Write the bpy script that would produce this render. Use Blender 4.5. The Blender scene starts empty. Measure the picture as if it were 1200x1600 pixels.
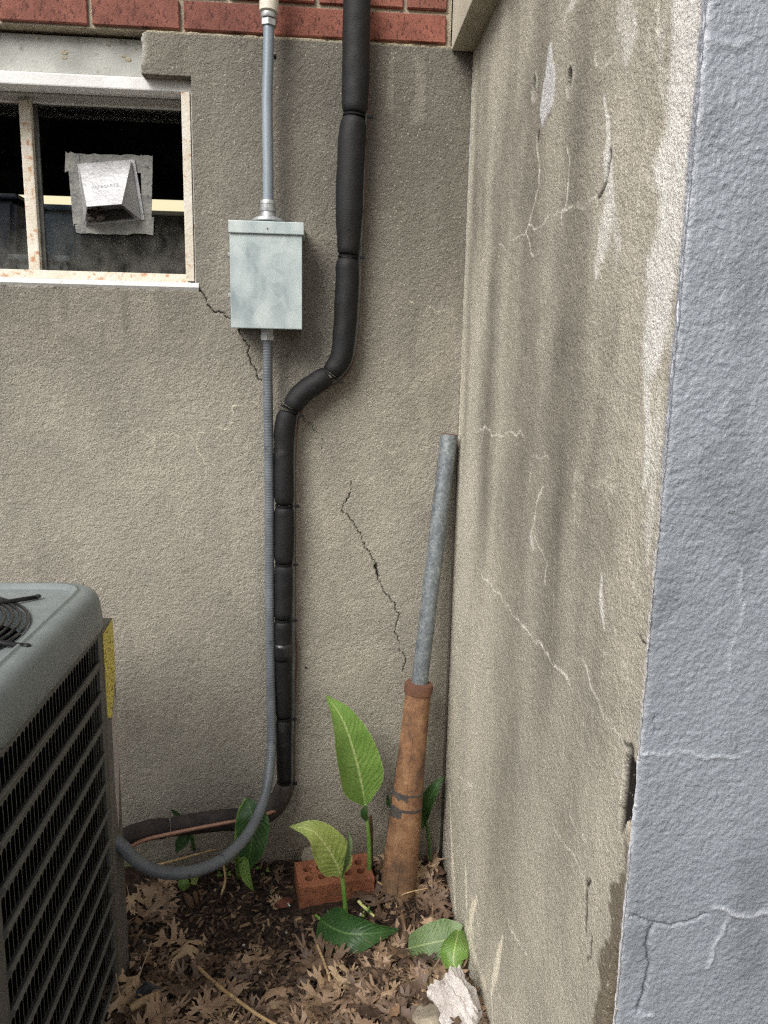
import bpy, bmesh, math, random
import numpy as np
from mathutils import Vector, Matrix

random.seed(7)
rng = np.random.RandomState(7)
SC = bpy.context.scene
COL = SC.collection

# ------------------------------------------------------------------ camera
def _n(v): return v / np.linalg.norm(v)
FPX = 1200.0
_d = _n(np.array([470 - 600, 7000 - 800, FPX]))
_w = np.array([504 - 600, 565 - 800, FPX]); _w = _n(_w - _d * np.dot(_d, _w))
RW = np.stack([np.cross(_d, _w), _w, -_d])
CAM = np.array([0.0, -1.87, 1.329])
cam = bpy.data.objects.new('camera', bpy.data.cameras.new('camera'))
COL.objects.link(cam)
cam.data.sensor_fit = 'VERTICAL'; cam.data.sensor_height = 24.0; cam.data.lens = 24.0 * FPX / 1600.0
cam.data.clip_start = 0.02; cam.data.clip_end = 500
M = Matrix.Identity(4)
for i in range(3):
    M[i][0] = RW[i, 0]; M[i][1] = -RW[i, 1]; M[i][2] = -RW[i, 2]; M[i][3] = CAM[i]
cam.matrix_world = M
SC.camera = cam

# ------------------------------------------------------------------ light
SUN_DIR = Vector((0.66, 0.90, -0.98)).normalized()          # the way the light travels
world = bpy.data.worlds.new('World'); SC.world = world; world.use_nodes = True
wn = world.node_tree.nodes; wl = world.node_tree.links
bg = wn['Background']
sky = wn.new('ShaderNodeTexSky'); sky.sky_type = 'NISHITA'; sky.sun_disc = False
sky.sun_elevation = math.asin(-SUN_DIR.z)
sky.sun_rotation = math.atan2(-SUN_DIR.x, -SUN_DIR.y)
sky.dust_density = 4.0; sky.air_density = 1.0
hs = wn.new('ShaderNodeHueSaturation'); hs.inputs['Saturation'].default_value = 0.30   # overcast: a whiter sky
wl.new(sky.outputs[0], hs.inputs['Color']); wl.new(hs.outputs[0], bg.inputs['Color'])
bg.inputs['Strength'].default_value = 0.105
sl = bpy.data.lights.new('sun', 'SUN'); sl.energy = 1.5; sl.angle = math.radians(30); sl.color = (1.0, 0.975, 0.935)
so = bpy.data.objects.new('sun', sl); COL.objects.link(so)
so.rotation_euler = SUN_DIR.to_track_quat('-Z', 'Y').to_euler(); so.location = (-4, -5, 6)
SC.view_settings.view_transform = 'Standard'; SC.view_settings.look = 'None'
SC.view_settings.gamma = 1.0; SC.view_settings.use_curve_mapping = False
SC.view_settings.exposure = 0.86
SC.cycles.use_denoising = False            # the sand grain of the stucco is finer than a denoiser keeps
SC.cycles.sample_clamp_indirect = 3.0
SC.cycles.filter_width = 1.3

# ------------------------------------------------------------------ picture point -> point on a real plane
def ray(px, py): return RW @ np.array([px - 600.0, py - 800.0, FPX])
def AY(px, py, y=0.0):
    v = ray(px, py); return CAM + v * ((y - CAM[1]) / v[1])
def AX(px, py, x):
    v = ray(px, py); return CAM + v * ((x - CAM[0]) / v[0])
def AZ(px, py, z=0.0):
    v = ray(px, py); return CAM + v * ((z - CAM[2]) / v[2])
X0 = 0.3336          # plane of the porch side wall
YF = -1.15           # plane of the painted porch front
def sm(a, b, x):
    t = np.clip((np.asarray(x, float) - a) / (b - a), 0, 1); return t * t * (3 - 2 * t)

# ------------------------------------------------------------------ numpy noise
def vnoise(u, v, scale, seed):
    r = np.random.RandomState(seed); L = r.rand(256, 256)
    a = np.asarray(u) * scale + 1000.37; b = np.asarray(v) * scale + 1000.71
    ia = np.floor(a).astype(int); ib = np.floor(b).astype(int)
    fa = a - ia; fb = b - ib
    fa = fa * fa * (3 - 2 * fa); fb = fb * fb * (3 - 2 * fb)
    g = lambda i, j: L[i % 256, j % 256]
    return (g(ia, ib) * (1 - fa) + g(ia + 1, ib) * fa) * (1 - fb) + (g(ia, ib + 1) * (1 - fa) + g(ia + 1, ib + 1) * fa) * fb
def fbm(u, v, scale, seed, octv=4):
    s = 0; a = 1; t = 0
    for k in range(octv):
        s = s + a * vnoise(u, v, scale * 2 ** k, seed + 17 * k); t += a; a *= 0.5
    return s / t
def wiggle(pts, amp, rounds=2, seed=0):
    r = np.random.RandomState(seed); P = [np.array(p, float) for p in pts]
    for k in range(rounds):
        Q = [P[0]]
        for a, b in zip(P[:-1], P[1:]):
            d = b - a; L = np.linalg.norm(d); n = np.array([-d[1], d[0]]) / (L + 1e-9)
            Q += [(a + b) / 2 + n * (r.rand() - .5) * 2 * amp * L, b]
        P = Q
    return np.array(P)
def dist_line(U, V, pts, reach, taper=False):
    """distance from every (U,V) to a polyline, only within reach; also the parameter along it"""
    D = np.full(U.shape, 1e3); T = np.zeros(U.shape); n = len(pts) - 1
    for k in range(n):
        a, b = pts[k], pts[k + 1]
        lo = np.minimum(a, b) - reach; hi = np.maximum(a, b) + reach
        m = (U > lo[0]) & (U < hi[0]) & (V > lo[1]) & (V < hi[1])
        if not m.any(): continue
        d = b - a; L2 = d @ d + 1e-12
        t = np.clip(((U[m] - a[0]) * d[0] + (V[m] - a[1]) * d[1]) / L2, 0, 1)
        dd = np.hypot(U[m] - a[0] - t * d[0], V[m] - a[1] - t * d[1])
        old = D[m]; new = dd < old; old[new] = dd[new]; D[m] = old
        tt = T[m]; tt[new] = (k + t[new]) / n; T[m] = tt
    return D, T

# ------------------------------------------------------------------ object helpers
def setp(o, label=None, cat=None, group=None, kind=None):
    if label: o['label'] = label
    if cat: o['category'] = cat
    if group: o['group'] = group
    if kind: o['kind'] = kind
    return o
def thing(name, label, cat, loc=(0, 0, 0), group=None):
    o = bpy.data.objects.new(name, None); COL.objects.link(o); o.location = loc; o.empty_display_size = .05
    return setp(o, label, cat, group)
def origin(o):
    p = Vector((0, 0, 0))
    while o is not None: p = p + o.location; o = o.parent
    return p
def link(name, me, parent=None, mat=None):
    o = bpy.data.objects.new(name, me); COL.objects.link(o)
    if mat is not None and not me.materials: me.materials.append(mat)
    if parent is not None: o.parent = parent
    return o
def mesh(name, verts, faces, mat, parent=None, smooth=False, loc=None):
    """verts in world coordinates; the object's own origin sits at its parent's origin"""
    off = origin(parent) if parent is not None else Vector(loc or (0, 0, 0))
    V = np.asarray(verts, float) - np.array(off)
    me = bpy.data.meshes.new(name); me.from_pydata(V.tolist(), [], [tuple(int(i) for i in f) for f in faces]); me.update()
    if smooth: me.polygons.foreach_set('use_smooth', [True] * len(me.polygons))
    o = link(name, me, parent, mat)
    if parent is None: o.location = off
    return o
def bm_obj(name, bm, mat, parent=None, smooth=False, loc=None):
    off = origin(parent) if parent is not None else Vector(loc or (0, 0, 0))
    bmesh.ops.translate(bm, verts=bm.verts, vec=-off)
    me = bpy.data.meshes.new(name); bm.to_mesh(me); bm.free()
    if smooth: me.polygons.foreach_set('use_smooth', [True] * len(me.polygons))
    o = link(name, me, parent, mat)
    if parent is None: o.location = off
    return o
def box_bm(lo, hi, bev=0.0, seg=2, bm=None):
    b = bmesh.new()
    r = bmesh.ops.create_cube(b, size=1.0)
    for v in b.verts:
        v.co = Vector([lo[i] + (hi[i] - lo[i]) * (v.co[i] + .5) for i in range(3)])
    if bev > 0: bmesh.ops.bevel(b, geom=b.edges[:], offset=bev, segments=seg, affect='EDGES', profile=.6)
    if bm is None: return b
    t = bpy.data.meshes.new('tmp'); b.to_mesh(t); b.free(); bm.from_mesh(t); bpy.data.meshes.remove(t)
    return bm
def box(name, lo, hi, mat, parent=None, bev=0.0, seg=2, loc=None):
    return bm_obj(name, box_bm(lo, hi, bev, seg), mat, parent, False, loc)
def spline(pts, n):
    """Catmull-Rom through pts (k-dim), n samples per span"""
    P = np.asarray(pts, float); P = np.vstack([2 * P[0] - P[1], P, 2 * P[-1] - P[-2]])
    out = []
    for i in range(1, len(P) - 2):
        for k in range(n):
            t = k / n
            out.append(.5 * ((2 * P[i]) + (P[i + 1] - P[i - 1]) * t + (2 * P[i - 1] - 5 * P[i] + 4 * P[i + 1] - P[i + 2]) * t ** 2
                             + (-P[i - 1] + 3 * P[i] - 3 * P[i + 1] + P[i + 2]) * t ** 3))
    out.append(P[-2]); return np.array(out)
def tube_vf(path, rad, seg=12, base=0, squash=None):
    P = np.asarray(path, float); n = len(P); rad = np.broadcast_to(np.asarray(rad, float), (n,))
    T = np.gradient(P, axis=0); T /= np.linalg.norm(T, axis=1)[:, None] + 1e-12
    ref = np.array([0, 1.0, 0]) if abs(T[0][1]) < .8 else np.array([1.0, 0, 0])
    V = []; F = []
    N = _n(np.cross(np.cross(T[0], ref), T[0]))
    for i in range(n):
        N = _n(N - T[i] * np.dot(N, T[i])); B = np.cross(T[i], N)
        for k in range(seg):
            a = 2 * math.pi * k / seg
            V.append(P[i] + rad[i] * (math.cos(a) * N + math.sin(a) * B))
    for i in range(n - 1):
        for k in range(seg):
            a = base + i * seg + k; b = base + i * seg + (k + 1) % seg
            F.append((a, b, b + seg, a + seg))
    F.append(tuple(base + k for k in reversed(range(seg)))); F.append(tuple(base + (n - 1) * seg + k for k in range(seg)))
    return V, F
def tube(name, path, rad, mat, parent=None, seg=12, loc=None):
    V, F = tube_vf(path, rad, seg)
    o = mesh(name, V, F, mat, parent, True, loc)
    return o
def lathe(name, p0, p1, prof, mat, parent=None, seg=20, loc=None, smooth=True):
    """profile [(t along p0->p1 in metres, radius)] round the axis p0->p1"""
    p0 = np.array(p0, float); ax = _n(np.array(p1, float) - p0)
    ref = np.array([0, 1.0, 0]) if abs(ax[1]) < .8 else np.array([1.0, 0, 0])
    N = _n(np.cross(ax, ref)); B = np.cross(ax, N); V = []; F = []
    for t, r in prof:
        for k in range(seg):
            a = 2 * math.pi * (k + .5) / seg; V.append(p0 + ax * t + r * (math.cos(a) * N + math.sin(a) * B))
    for i in range(len(prof) - 1):
        for k in range(seg):
            a = i * seg + k; b = i * seg + (k + 1) % seg; F.append((a, b, b + seg, a + seg))
    F.append(tuple(reversed(range(seg)))); F.append(tuple((len(prof) - 1) * seg + k for k in range(seg)))
    o = mesh(name, V, F, mat, parent, False, loc)
    if smooth:
        me = o.data
        me.polygons.foreach_set('use_smooth', [len(p.vertices) == 4 for p in me.polygons])
        try: me.set_sharp_from_angle(angle=math.radians(40))
        except Exception: pass
    return o

# ------------------------------------------------------------------ materials
def srgb(r, g, b):
    f = lambda c: (c / 255 / 12.92) if c / 255 <= .04045 else ((c / 255 + .055) / 1.055) ** 2.4
    return (f(r), f(g), f(b), 1.0)
class NT:
    def __init__(s, name):
        s.m = bpy.data.materials.new(name); s.m.use_nodes = True; s.t = s.m.node_tree
        s.b = s.t.nodes['Principled BSDF']; s.co = s.t.nodes.new('ShaderNodeTexCoord')
    def n(s, ty, **kw):
        x = s.t.nodes.new(ty)
        for k, v in kw.items():
            if k in x.inputs: x.inputs[k].default_value = v
            else: setattr(x, k, v)
        return x
    def l(s, a, b): s.t.links.new(a, b)
    def noise(s, scale, detail=4.0, rough=.55, coord='Object', stretch=None):
        x = s.n('ShaderNodeTexNoise'); x.inputs['Scale'].default_value = scale; x.inputs['Detail'].default_value = detail
        x.inputs['Roughness'].default_value = rough
        c = s.co.outputs[coord]
        if stretch is not None:
            mp = s.n('ShaderNodeMapping'); mp.inputs['Scale'].default_value = stretch; s.l(c, mp.inputs[0]); c = mp.outputs[0]
        s.l(c, x.inputs['Vector']); return x.outputs['Fac']
    def ramp(s, fac, stops):
        r = s.n('ShaderNodeValToRGB'); e = r.color_ramp.elements
        while len(e) > 1: e.remove(e[-1])
        for i, (p, c) in enumerate(stops):
            q = e[0] if i == 0 else e.new(p)
            q.position = p; q.color = c if len(c) == 4 else (*c, 1)
        s.l(fac, r.inputs[0]); return r.outputs[0]
    def mix(s, fac, a, b, mode='MIX'):
        x = s.n('ShaderNodeMix', data_type='RGBA', blend_type=mode)
        for k, v in ((0, fac), (6, a), (7, b)):
            if hasattr(v, 'is_linked') or hasattr(v, 'links'): s.l(v, x.inputs[k])
            else: x.inputs[k].default_value = v
        return x.outputs[2]
    def math(s, op, a, b=0.0, c=None):
        x = s.n('ShaderNodeMath', operation=op)
        for i, v in enumerate((a, b) if c is None else (a, b, c)):
            if hasattr(v, 'links'): s.l(v, x.inputs[i])
            else: x.inputs[i].default_value = v
        return x.outputs[0]
    def bump(s, h, dist, strength=1.0, prev=None):
        x = s.n('ShaderNodeBump'); x.inputs['Distance'].default_value = dist; x.inputs['Strength'].default_value = strength
        s.l(h, x.inputs['Height'])
        if prev is not None: s.l(prev, x.inputs['Normal'])
        return x.outputs[0]
    def out(s, color=None, rough=None, normal=None, metal=None, spec=None):
        for k, v in (('Base Color', color), ('Roughness', rough), ('Normal', normal), ('Metallic', metal), ('Specular IOR Level', spec)):
            if v is None: continue
            if hasattr(v, 'links'): s.l(v, s.b.inputs[k])
            else: s.b.inputs[k].default_value = v
        return s.m
def mottle(name, c1, c2, scale=12, rough=.6, metal=0, bump=0.0, bscale=200, stretch=None, spots=None, detail=5, spec=.5, coord='Object'):
    """two tones of one material, fine relief, and optionally spots = (colour, scale, threshold) of dirt or rust"""
    t = NT(name)
    col = t.mix(t.ramp(t.noise(scale, detail, .6, coord, stretch), [(.32, (0, 0, 0)), (.68, (1, 1, 1))]), c1, c2)
    if spots:
        m = t.ramp(t.noise(spots[1], 6, .65, coord), [(spots[2] - .04, (0, 0, 0)), (spots[2] + .05, (1, 1, 1))])
        col = t.mix(m, col, spots[0])
    nrm = t.bump(t.noise(bscale, 3, .6, coord), bump) if bump else None
    r = t.math('MULTIPLY_ADD', t.noise(scale * 2, 3, .5, coord), .25, rough - .12)
    return t.out(col, r, nrm, metal, spec)

def stucco_mat(name, bump_mm, scale, speckle=.5, rough=.9, spec=.3, sheen=None):
    t = NT(name)
    a = t.n('ShaderNodeAttribute', attribute_name='Col')
    g = t.noise(scale * 1.7, 3, .7)
    v = t.n('ShaderNodeTexVoronoi'); v.inputs['Scale'].default_value = scale; t.l(t.co.outputs['Object'], v.inputs['Vector'])
    grain = t.ramp(g, [(.25, (1 - speckle,) * 3), (.5, (1, 1, 1)), (.72, (1 + speckle * .8,) * 3)])
    col = t.mix(1.0, a.outputs['Color'], grain, 'MULTIPLY')
    broad = t.ramp(t.noise(7, 5, .6), [(.3, (.9, .9, .9)), (.7, (1.08, 1.07, 1.05))])
    col = t.mix(1.0, col, broad, 'MULTIPLY')
    pit = t.ramp(t.noise(scale * 1.35, 2, .5), [(.30, (.62, .61, .59)), (.44, (1, 1, 1)), (.60, (1, 1, 1)), (.74, (1.28, 1.27, 1.24))])
    col = t.mix(min(1.0, speckle * 2.2), col, t.mix(1.0, col, pit, 'MULTIPLY'))
    # pale sand grains showing at the surface
    w = t.n('ShaderNodeTexVoronoi'); w.inputs['Scale'].default_value = scale * 1.1; t.l(t.co.outputs['Object'], w.inputs['Vector'])
    sep = t.n('ShaderNodeSeparateColor'); t.l(w.outputs['Color'], sep.inputs[0])
    pick = t.math('MULTIPLY', t.math('GREATER_THAN', sep.outputs[0], .93), t.math('LESS_THAN', w.outputs['Distance'], .33))
    col = t.mix(t.math('MULTIPLY', pick, .5 * (speckle > .2)), col, (.62, .58, .5, 1))
    h = t.math('ADD', t.math('MULTIPLY', v.outputs['Distance'], -.5), t.math('MULTIPLY', g, 1.1))
    n1 = t.bump(h, bump_mm / 1000.0)
    return t.out(col, rough, n1, 0, spec)

M_STUCCO = stucco_mat('sand_stucco', 3.3, 200, .40)
M_SIDE = stucco_mat('weathered_stucco', 2.4, 240, .36)
M_PAINT = None
def paint_mat():
    t = NT('blue_grey_masonry_paint')
    a = t.n('ShaderNodeAttribute', attribute_name='Col')
    broad = t.ramp(t.noise(9, 5, .6), [(.3, (.93, .93, .94)), (.7, (1.05, 1.05, 1.05))])
    col = t.mix(1.0, a.outputs['Color'], broad, 'MULTIPLY')
    n1 = t.noise(250, 2.5, .6, stretch=(1, 1, .75)); n2 = t.noise(600, 3, .65)
    v = t.n('ShaderNodeTexVoronoi', feature='SMOOTH_F1'); v.inputs['Scale'].default_value = 230; t.l(t.co.outputs['Object'], v.inputs['Vector'])
    h = t.math('ADD', t.math('MULTIPLY', n1, 1.0), t.math('MULTIPLY', n2, .45))
    h = t.math('ADD', h, t.math('MULTIPLY', v.outputs['Distance'], -.55))
    return t.out(col, .33, t.bump(h, .0017), 0, .6)
M_PAINT = paint_mat()

def brick_mat(name, lo, hi, dark):
    t = NT(name); oi = t.n('ShaderNodeObjectInfo')
    base = t.mix(t.ramp(t.noise(26, 6, .65), [(.3, (0, 0, 0)), (.7, (1, 1, 1))]), lo, hi)
    tone = t.ramp(oi.outputs['Random'], [(0, (.8, .78, .8)), (.5, (1, 1, 1)), (1, (1.12, 1.05, 1.0))])
    base = t.mix(1.0, base, tone, 'MULTIPLY')
    spots = t.ramp(t.noise(150, 4, .7, stretch=(1, 1, .55)), [(.55, (0, 0, 0)), (.64, (1, 1, 1))])
    base = t.mix(t.math('MULTIPLY', spots, .85), base, dark)
    soot = t.ramp(t.noise(9, 5, .65), [(.5, (0, 0, 0)), (.75, (1, 1, 1))]); base = t.mix(t.math('MULTIPLY', soot, .5), base, dark)
    h = t.noise(220, 5, .7)
    return t.out(base, .88, t.bump(h, .0025), 0, .3)
M_BRICK = brick_mat('red_brick', srgb(122, 77, 66), srgb(154, 100, 86), srgb(66, 42, 37))
M_MORTAR = mottle('mortar', srgb(150, 138, 120), srgb(182, 172, 150), 40, .95, 0, .003, 260, spots=(srgb(100, 92, 80), 90, .62))
M_LINTEL = mottle('cast_concrete', srgb(150, 150, 144), srgb(186, 187, 180), 9, .9, 0, .0012, 160, spots=(srgb(104, 103, 97), 26, .66))
M_LEDGE = mottle('painted_concrete', srgb(172, 165, 147), srgb(194, 187, 168), 6, .85, 0, .0008, 240, spots=(srgb(120, 112, 95), 40, .67))
M_WHITE = mottle('flaking_white_paint', srgb(196, 194, 188), srgb(216, 215, 211), 14, .6, 0, .001, 90, spots=(srgb(150, 104, 72), 36, .65))
M_RUSTW = mottle('rust_stained_paint', srgb(196, 186, 166), srgb(212, 206, 194), 30, .7, 0, .0016, 120, spots=(srgb(172, 128, 92), 52, .595))
M_DARK = mottle('dark_room_wall', (.05, .05, .054, 1), (.10, .10, .105, 1), 4, .9)
M_GALV = None
def galv_mat():
    t = NT('old_galvanised_steel')
    v = t.n('ShaderNodeTexVoronoi'); v.inputs['Scale'].default_value = 150; t.l(t.co.outputs['Object'], v.inputs['Vector'])
    f = t.math('ADD', t.math('MULTIPLY', v.outputs['Distance'], .28), t.math('MULTIPLY', t.noise(60, 7, .75, stretch=(1, 1, .5)), .92))
    col = t.ramp(f, [(.28, srgb(92, 97, 100)), (.5, srgb(106, 112, 115)), (.64, srgb(126, 132, 134)), (.78, srgb(148, 154, 153)), (.9, srgb(180, 184, 183))])
    band = t.ramp(t.noise(5, 4, .6, stretch=(.3, .3, 3)), [(.35, (.78, .78, .8)), (.65, (1.1, 1.1, 1.1))])
    col = t.mix(1.0, col, band, 'MULTIPLY')
    return t.out(col, .55, t.bump(t.noise(120, 4, .6), .0008), .35)
M_GALV = galv_mat()
def rust_mat():
    t = NT('rusted_cast_iron')
    f = t.noise(17, 8, .74, stretch=(1, 1, .8))
    col = t.ramp(f, [(.28, srgb(66, 52, 44)), (.40, srgb(102, 76, 57)), (.50, srgb(132, 96, 68)), (.60, srgb(152, 117, 85)), (.72, srgb(150, 132, 112))])
    low = t.n('ShaderNodeSeparateXYZ'); t.l(t.co.outputs['Object'], low.inputs[0])
    gm = t.ramp(t.math('ADD', low.outputs['Z'], t.math('MULTIPLY', t.noise(20, 4), .12)), [(.02, (1, 1, 1)), (.2, (0, 0, 0))])
    col = t.mix(t.math('MULTIPLY', gm, .65), col, srgb(104, 90, 72))
    sp = t.ramp(t.noise(42, 5, .7), [(.66, (0, 0, 0)), (.7, (1, 1, 1))])
    col = t.mix(sp, col, srgb(52, 44, 40))
    return t.out(col, .82, t.bump(t.noise(90, 5, .65), .0018), .1)
M_RUST = rust_mat()
M_RUSTCAP = mottle('rusted_collar', srgb(86, 58, 46), srgb(116, 78, 58), 24, .85, .05, .0014, 130)
M_BAND = mottle('weathered_tape', srgb(52, 50, 50), srgb(92, 84, 78), 40, .7, 0, .0006, 160)
M_FOAM = mottle('black_pipe_insulation', srgb(17, 17, 18), srgb(27, 27, 29), 16, .62, 0, .0011, 420, spots=(srgb(48, 45, 44), 18, .65), spec=.35)
M_FOAMOLD = mottle('sunfaded_pipe_insulation', srgb(38, 34, 34), srgb(74, 66, 63), 26, .85, 0, .0012, 330, spots=(srgb(46, 42, 44), 40, .6))
M_TAPE = mottle('black_tape', (.012, .012, .013, 1), (.022, .022, .024, 1), 30, .35, 0, .0009, 90)
M_TIE = mottle('black_nylon', (.008, .008, .008, 1), (.012, .012, .013, 1), 30, .7, spec=.15)
M_COPPER = mottle('tarnished_copper', srgb(146, 106, 88), srgb(182, 142, 120), 22, .45, .35, .0004, 200)
M_CABLE = mottle('brown_cable', srgb(84, 62, 56), srgb(112, 86, 78), 22, .6)
M_GREYTUBE = mottle('grey_tube', srgb(90, 94, 96), srgb(124, 128, 128), 18, .5)
M_EMT = mottle('grey_painted_conduit', srgb(112, 122, 132), srgb(140, 150, 158), 10, .42, .15, .0003, 200, stretch=(1, 1, .2), spots=(srgb(92, 98, 104), 30, .7))
M_FLEX = mottle('grey_vinyl_conduit', srgb(84, 89, 94), srgb(108, 113, 118), 14, .36, 0, .0005, 260, spots=(srgb(70, 74, 78), 34, .64))
M_ZINC = mottle('zinc_fitting', srgb(150, 154, 156), srgb(186, 188, 188), 30, .4, .55, .0003, 200)
M_CREAM = mottle('cream_painted_fitting', srgb(196, 188, 170), srgb(220, 214, 200), 20, .5, 0, .0003, 200, spots=(srgb(168, 120, 84), 40, .66))
def galvbox_mat():
    t = NT('chalky_galvanised_box')
    v = t.n('ShaderNodeTexVoronoi'); v.inputs['Scale'].default_value = 38; t.l(t.co.outputs['Object'], v.inputs['Vector'])
    s = t.n('ShaderNodeSeparateColor'); t.l(v.outputs['Color'], s.inputs[0])
    f = t.math('ADD', t.math('MULTIPLY', s.outputs[0], .12), t.math('MULTIPLY', t.noise(16, 5, .55, stretch=(1.5, 1, .8)), .9))
    col = t.ramp(f, [(.3, srgb(138, 150, 152)), (.46, srgb(164, 176, 176)), (.62, srgb(180, 190, 189)), (.8, srgb(196, 204, 200))])
    return t.out(col, .5, t.bump(t.noise(30, 3), .0004), .15)
M_BOX = galvbox_mat()
M_ALU = mottle('dull_aluminium', srgb(148, 148, 150), srgb(176, 176, 177), 20, .42, .4, .0009, 120)
M_FOIL = mottle('grey_foil_tape', srgb(96, 96, 93), srgb(134, 133, 127), 40, .6, .2, .0022, 120, spots=(srgb(72, 72, 69), 60, .62))
M_ACTOP = mottle('grey_enamel', srgb(112, 119, 119), srgb(123, 130, 129), 30, .36, 0, .0003, 600, spots=(srgb(134, 140, 140), 240, .68))
M_ACSIDE = mottle('grey_brown_enamel', srgb(84, 84, 79), srgb(96, 95, 90), 24, .5, 0, .0003, 400, spots=(srgb(82, 74, 66), 60, .7))
M_ACPOST = mottle('grey_cabinet_post', srgb(98, 95, 90), srgb(116, 112, 107), 24, .5, 0, .0003, 300)
def coil_mat():
    t = NT('dark_coil_fins')
    w = t.n('ShaderNodeTexWave', wave_type='BANDS', bands_direction='Y'); w.inputs['Scale'].default_value = 160
    t.l(t.co.outputs['Object'], w.inputs['Vector'])
    col = t.mix(t.ramp(w.outputs['Fac'], [(.3, (0, 0, 0)), (.7, (1, 1, 1))]), (.002, .0026, .004, 1), (.004, .0055, .009, 1))
    return t.out(col, .9, None, 0, .03)
M_COIL = coil_mat()
M_WIRE = mottle('black_coated_wire', (.008, .008, .009, 1), (.015, .015, .016, 1), 30, .28)
M_FANBLADE = mottle('fan_blade', (.03, .03, .035, 1), (.05, .05, .055, 1), 20, .5, .3)
M_HUB = mottle('polished_motor_cap', srgb(190, 192, 196), srgb(220, 222, 226), 20, .25, .7)
M_SCREW = mottle('screw_steel', (.05, .05, .052, 1), (.14, .14, .145, 1), 60, .35, .7)
def sticker_mat(name, base, ink, rowscale, th):
    t = NT(name)
    row = t.noise(1.0, 2, .6, stretch=(rowscale * .5, rowscale * .9, rowscale * 3.2))
    m = t.ramp(row, [(th, (0, 0, 0)), (th + .02, (1, 1, 1))])
    return t.out(t.mix(m, base, ink), .45)
M_YELLOW = sticker_mat('yellow_paper_label', srgb(224, 206, 96), srgb(110, 98, 40), 90, .57)
M_PAPER = sticker_mat('white_paper_label', srgb(178, 174, 170), srgb(186, 110, 100), 110, .62)

def soil_mat():
    t = NT('dark_garden_soil')
    f = t.noise(55, 8, .7)
    col = t.ramp(f, [(.28, srgb(30, 24, 20)), (.5, srgb(58, 46, 38)), (.68, srgb(84, 68, 56)), (.82, srgb(120, 102, 84))])
    broad = t.ramp(t.noise(5, 5, .6), [(.3, (.8, .78, .76)), (.7, (1.12, 1.1, 1.05))])
    return t.out(t.mix(1.0, col, broad, 'MULTIPLY'), .95, t.bump(t.noise(160, 6, .7), .006), 0, .25)
M_SOIL = soil_mat()
def rnd_mat(name, stops, rough=.85, bump=.001, bscale=120, var=22, spec=.3):
    t = NT(name); oi = t.n('ShaderNodeObjectInfo')
    col = t.ramp(oi.outputs['Random'], stops)
    v = t.ramp(t.noise(var, 5, .6), [(.3, (.70, .69, .68)), (.7, (1.15, 1.13, 1.1))])
    return t.out(t.mix(1.0, col, v, 'MULTIPLY'), rough, t.bump(t.noise(bscale, 4), bump), 0, spec)
M_OAK = rnd_mat('dry_oak_leaf', [(0, srgb(82, 68, 59)), (.3, srgb(120, 100, 84)), (.6, srgb(146, 122, 101)), (.88, srgb(168, 143, 117)), (1, srgb(192, 168, 136))], .55, .0012, 90, 18, .4)
def isl_mat(name, stops, rough=.9, bump=.001, bscale=140):
    t = NT(name); g = t.n('ShaderNodeNewGeometry')
    col = t.ramp(g.outputs['Random Per Island'], stops)
    v = t.ramp(t.noise(60, 5, .6), [(.3, (.72, .72, .72)), (.7, (1.15, 1.15, 1.15))])
    return t.out(t.mix(1.0, col, v, 'MULTIPLY'), rough, t.bump(t.noise(bscale, 4), bump), 0, .3)
M_MULCH = isl_mat('bark_mulch', [(0, srgb(30, 24, 22)), (.4, srgb(54, 44, 38)), (.75, srgb(78, 62, 52)), (.93, srgb(112, 92, 74)), (1, srgb(150, 128, 102))])
M_LITTER = isl_mat('leaf_litter', [(0, srgb(66, 52, 43)), (.5, srgb(100, 80, 65)), (.85, srgb(126, 103, 82)), (1, srgb(156, 132, 104))], .8)
M_STICK = mottle('dry_stem', srgb(150, 122, 86), srgb(190, 164, 122), 30, .8, 0, .0008, 160, stretch=(3, 3, 1))
M_DEADSTALK = mottle('rotting_stalk', srgb(62, 46, 34), srgb(104, 80, 58), 30, .85, 0, .0014, 120)
M_WHITESTONE = mottle('crumbling_white_mortar', srgb(176, 168, 162), srgb(214, 208, 204), 26, .95, 0, .004, 140, spots=(srgb(140, 118, 102), 34, .64))
M_GREYSTONE = mottle('sandy_concrete', srgb(136, 126, 110), srgb(166, 156, 138), 60, .95, 0, .0016, 300, spots=(srgb(96, 78, 60), 22, .65))
M_PEBBLE = isl_mat('pale_grit', [(0, srgb(150, 140, 128)), (.6, srgb(190, 182, 172)), (1, srgb(222, 218, 212))])
M_SLATE = mottle('black_plastic_scrap', srgb(42, 43, 47), srgb(70, 71, 76), 26, .4, 0, .001, 80)
M_CORED = brick_mat('orange_red_brick', srgb(136, 86, 63), srgb(166, 109, 80), srgb(84, 56, 45))
M_CHIP = brick_mat('brick_chip', srgb(96, 58, 46), srgb(120, 74, 58), srgb(60, 40, 34))

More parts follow.
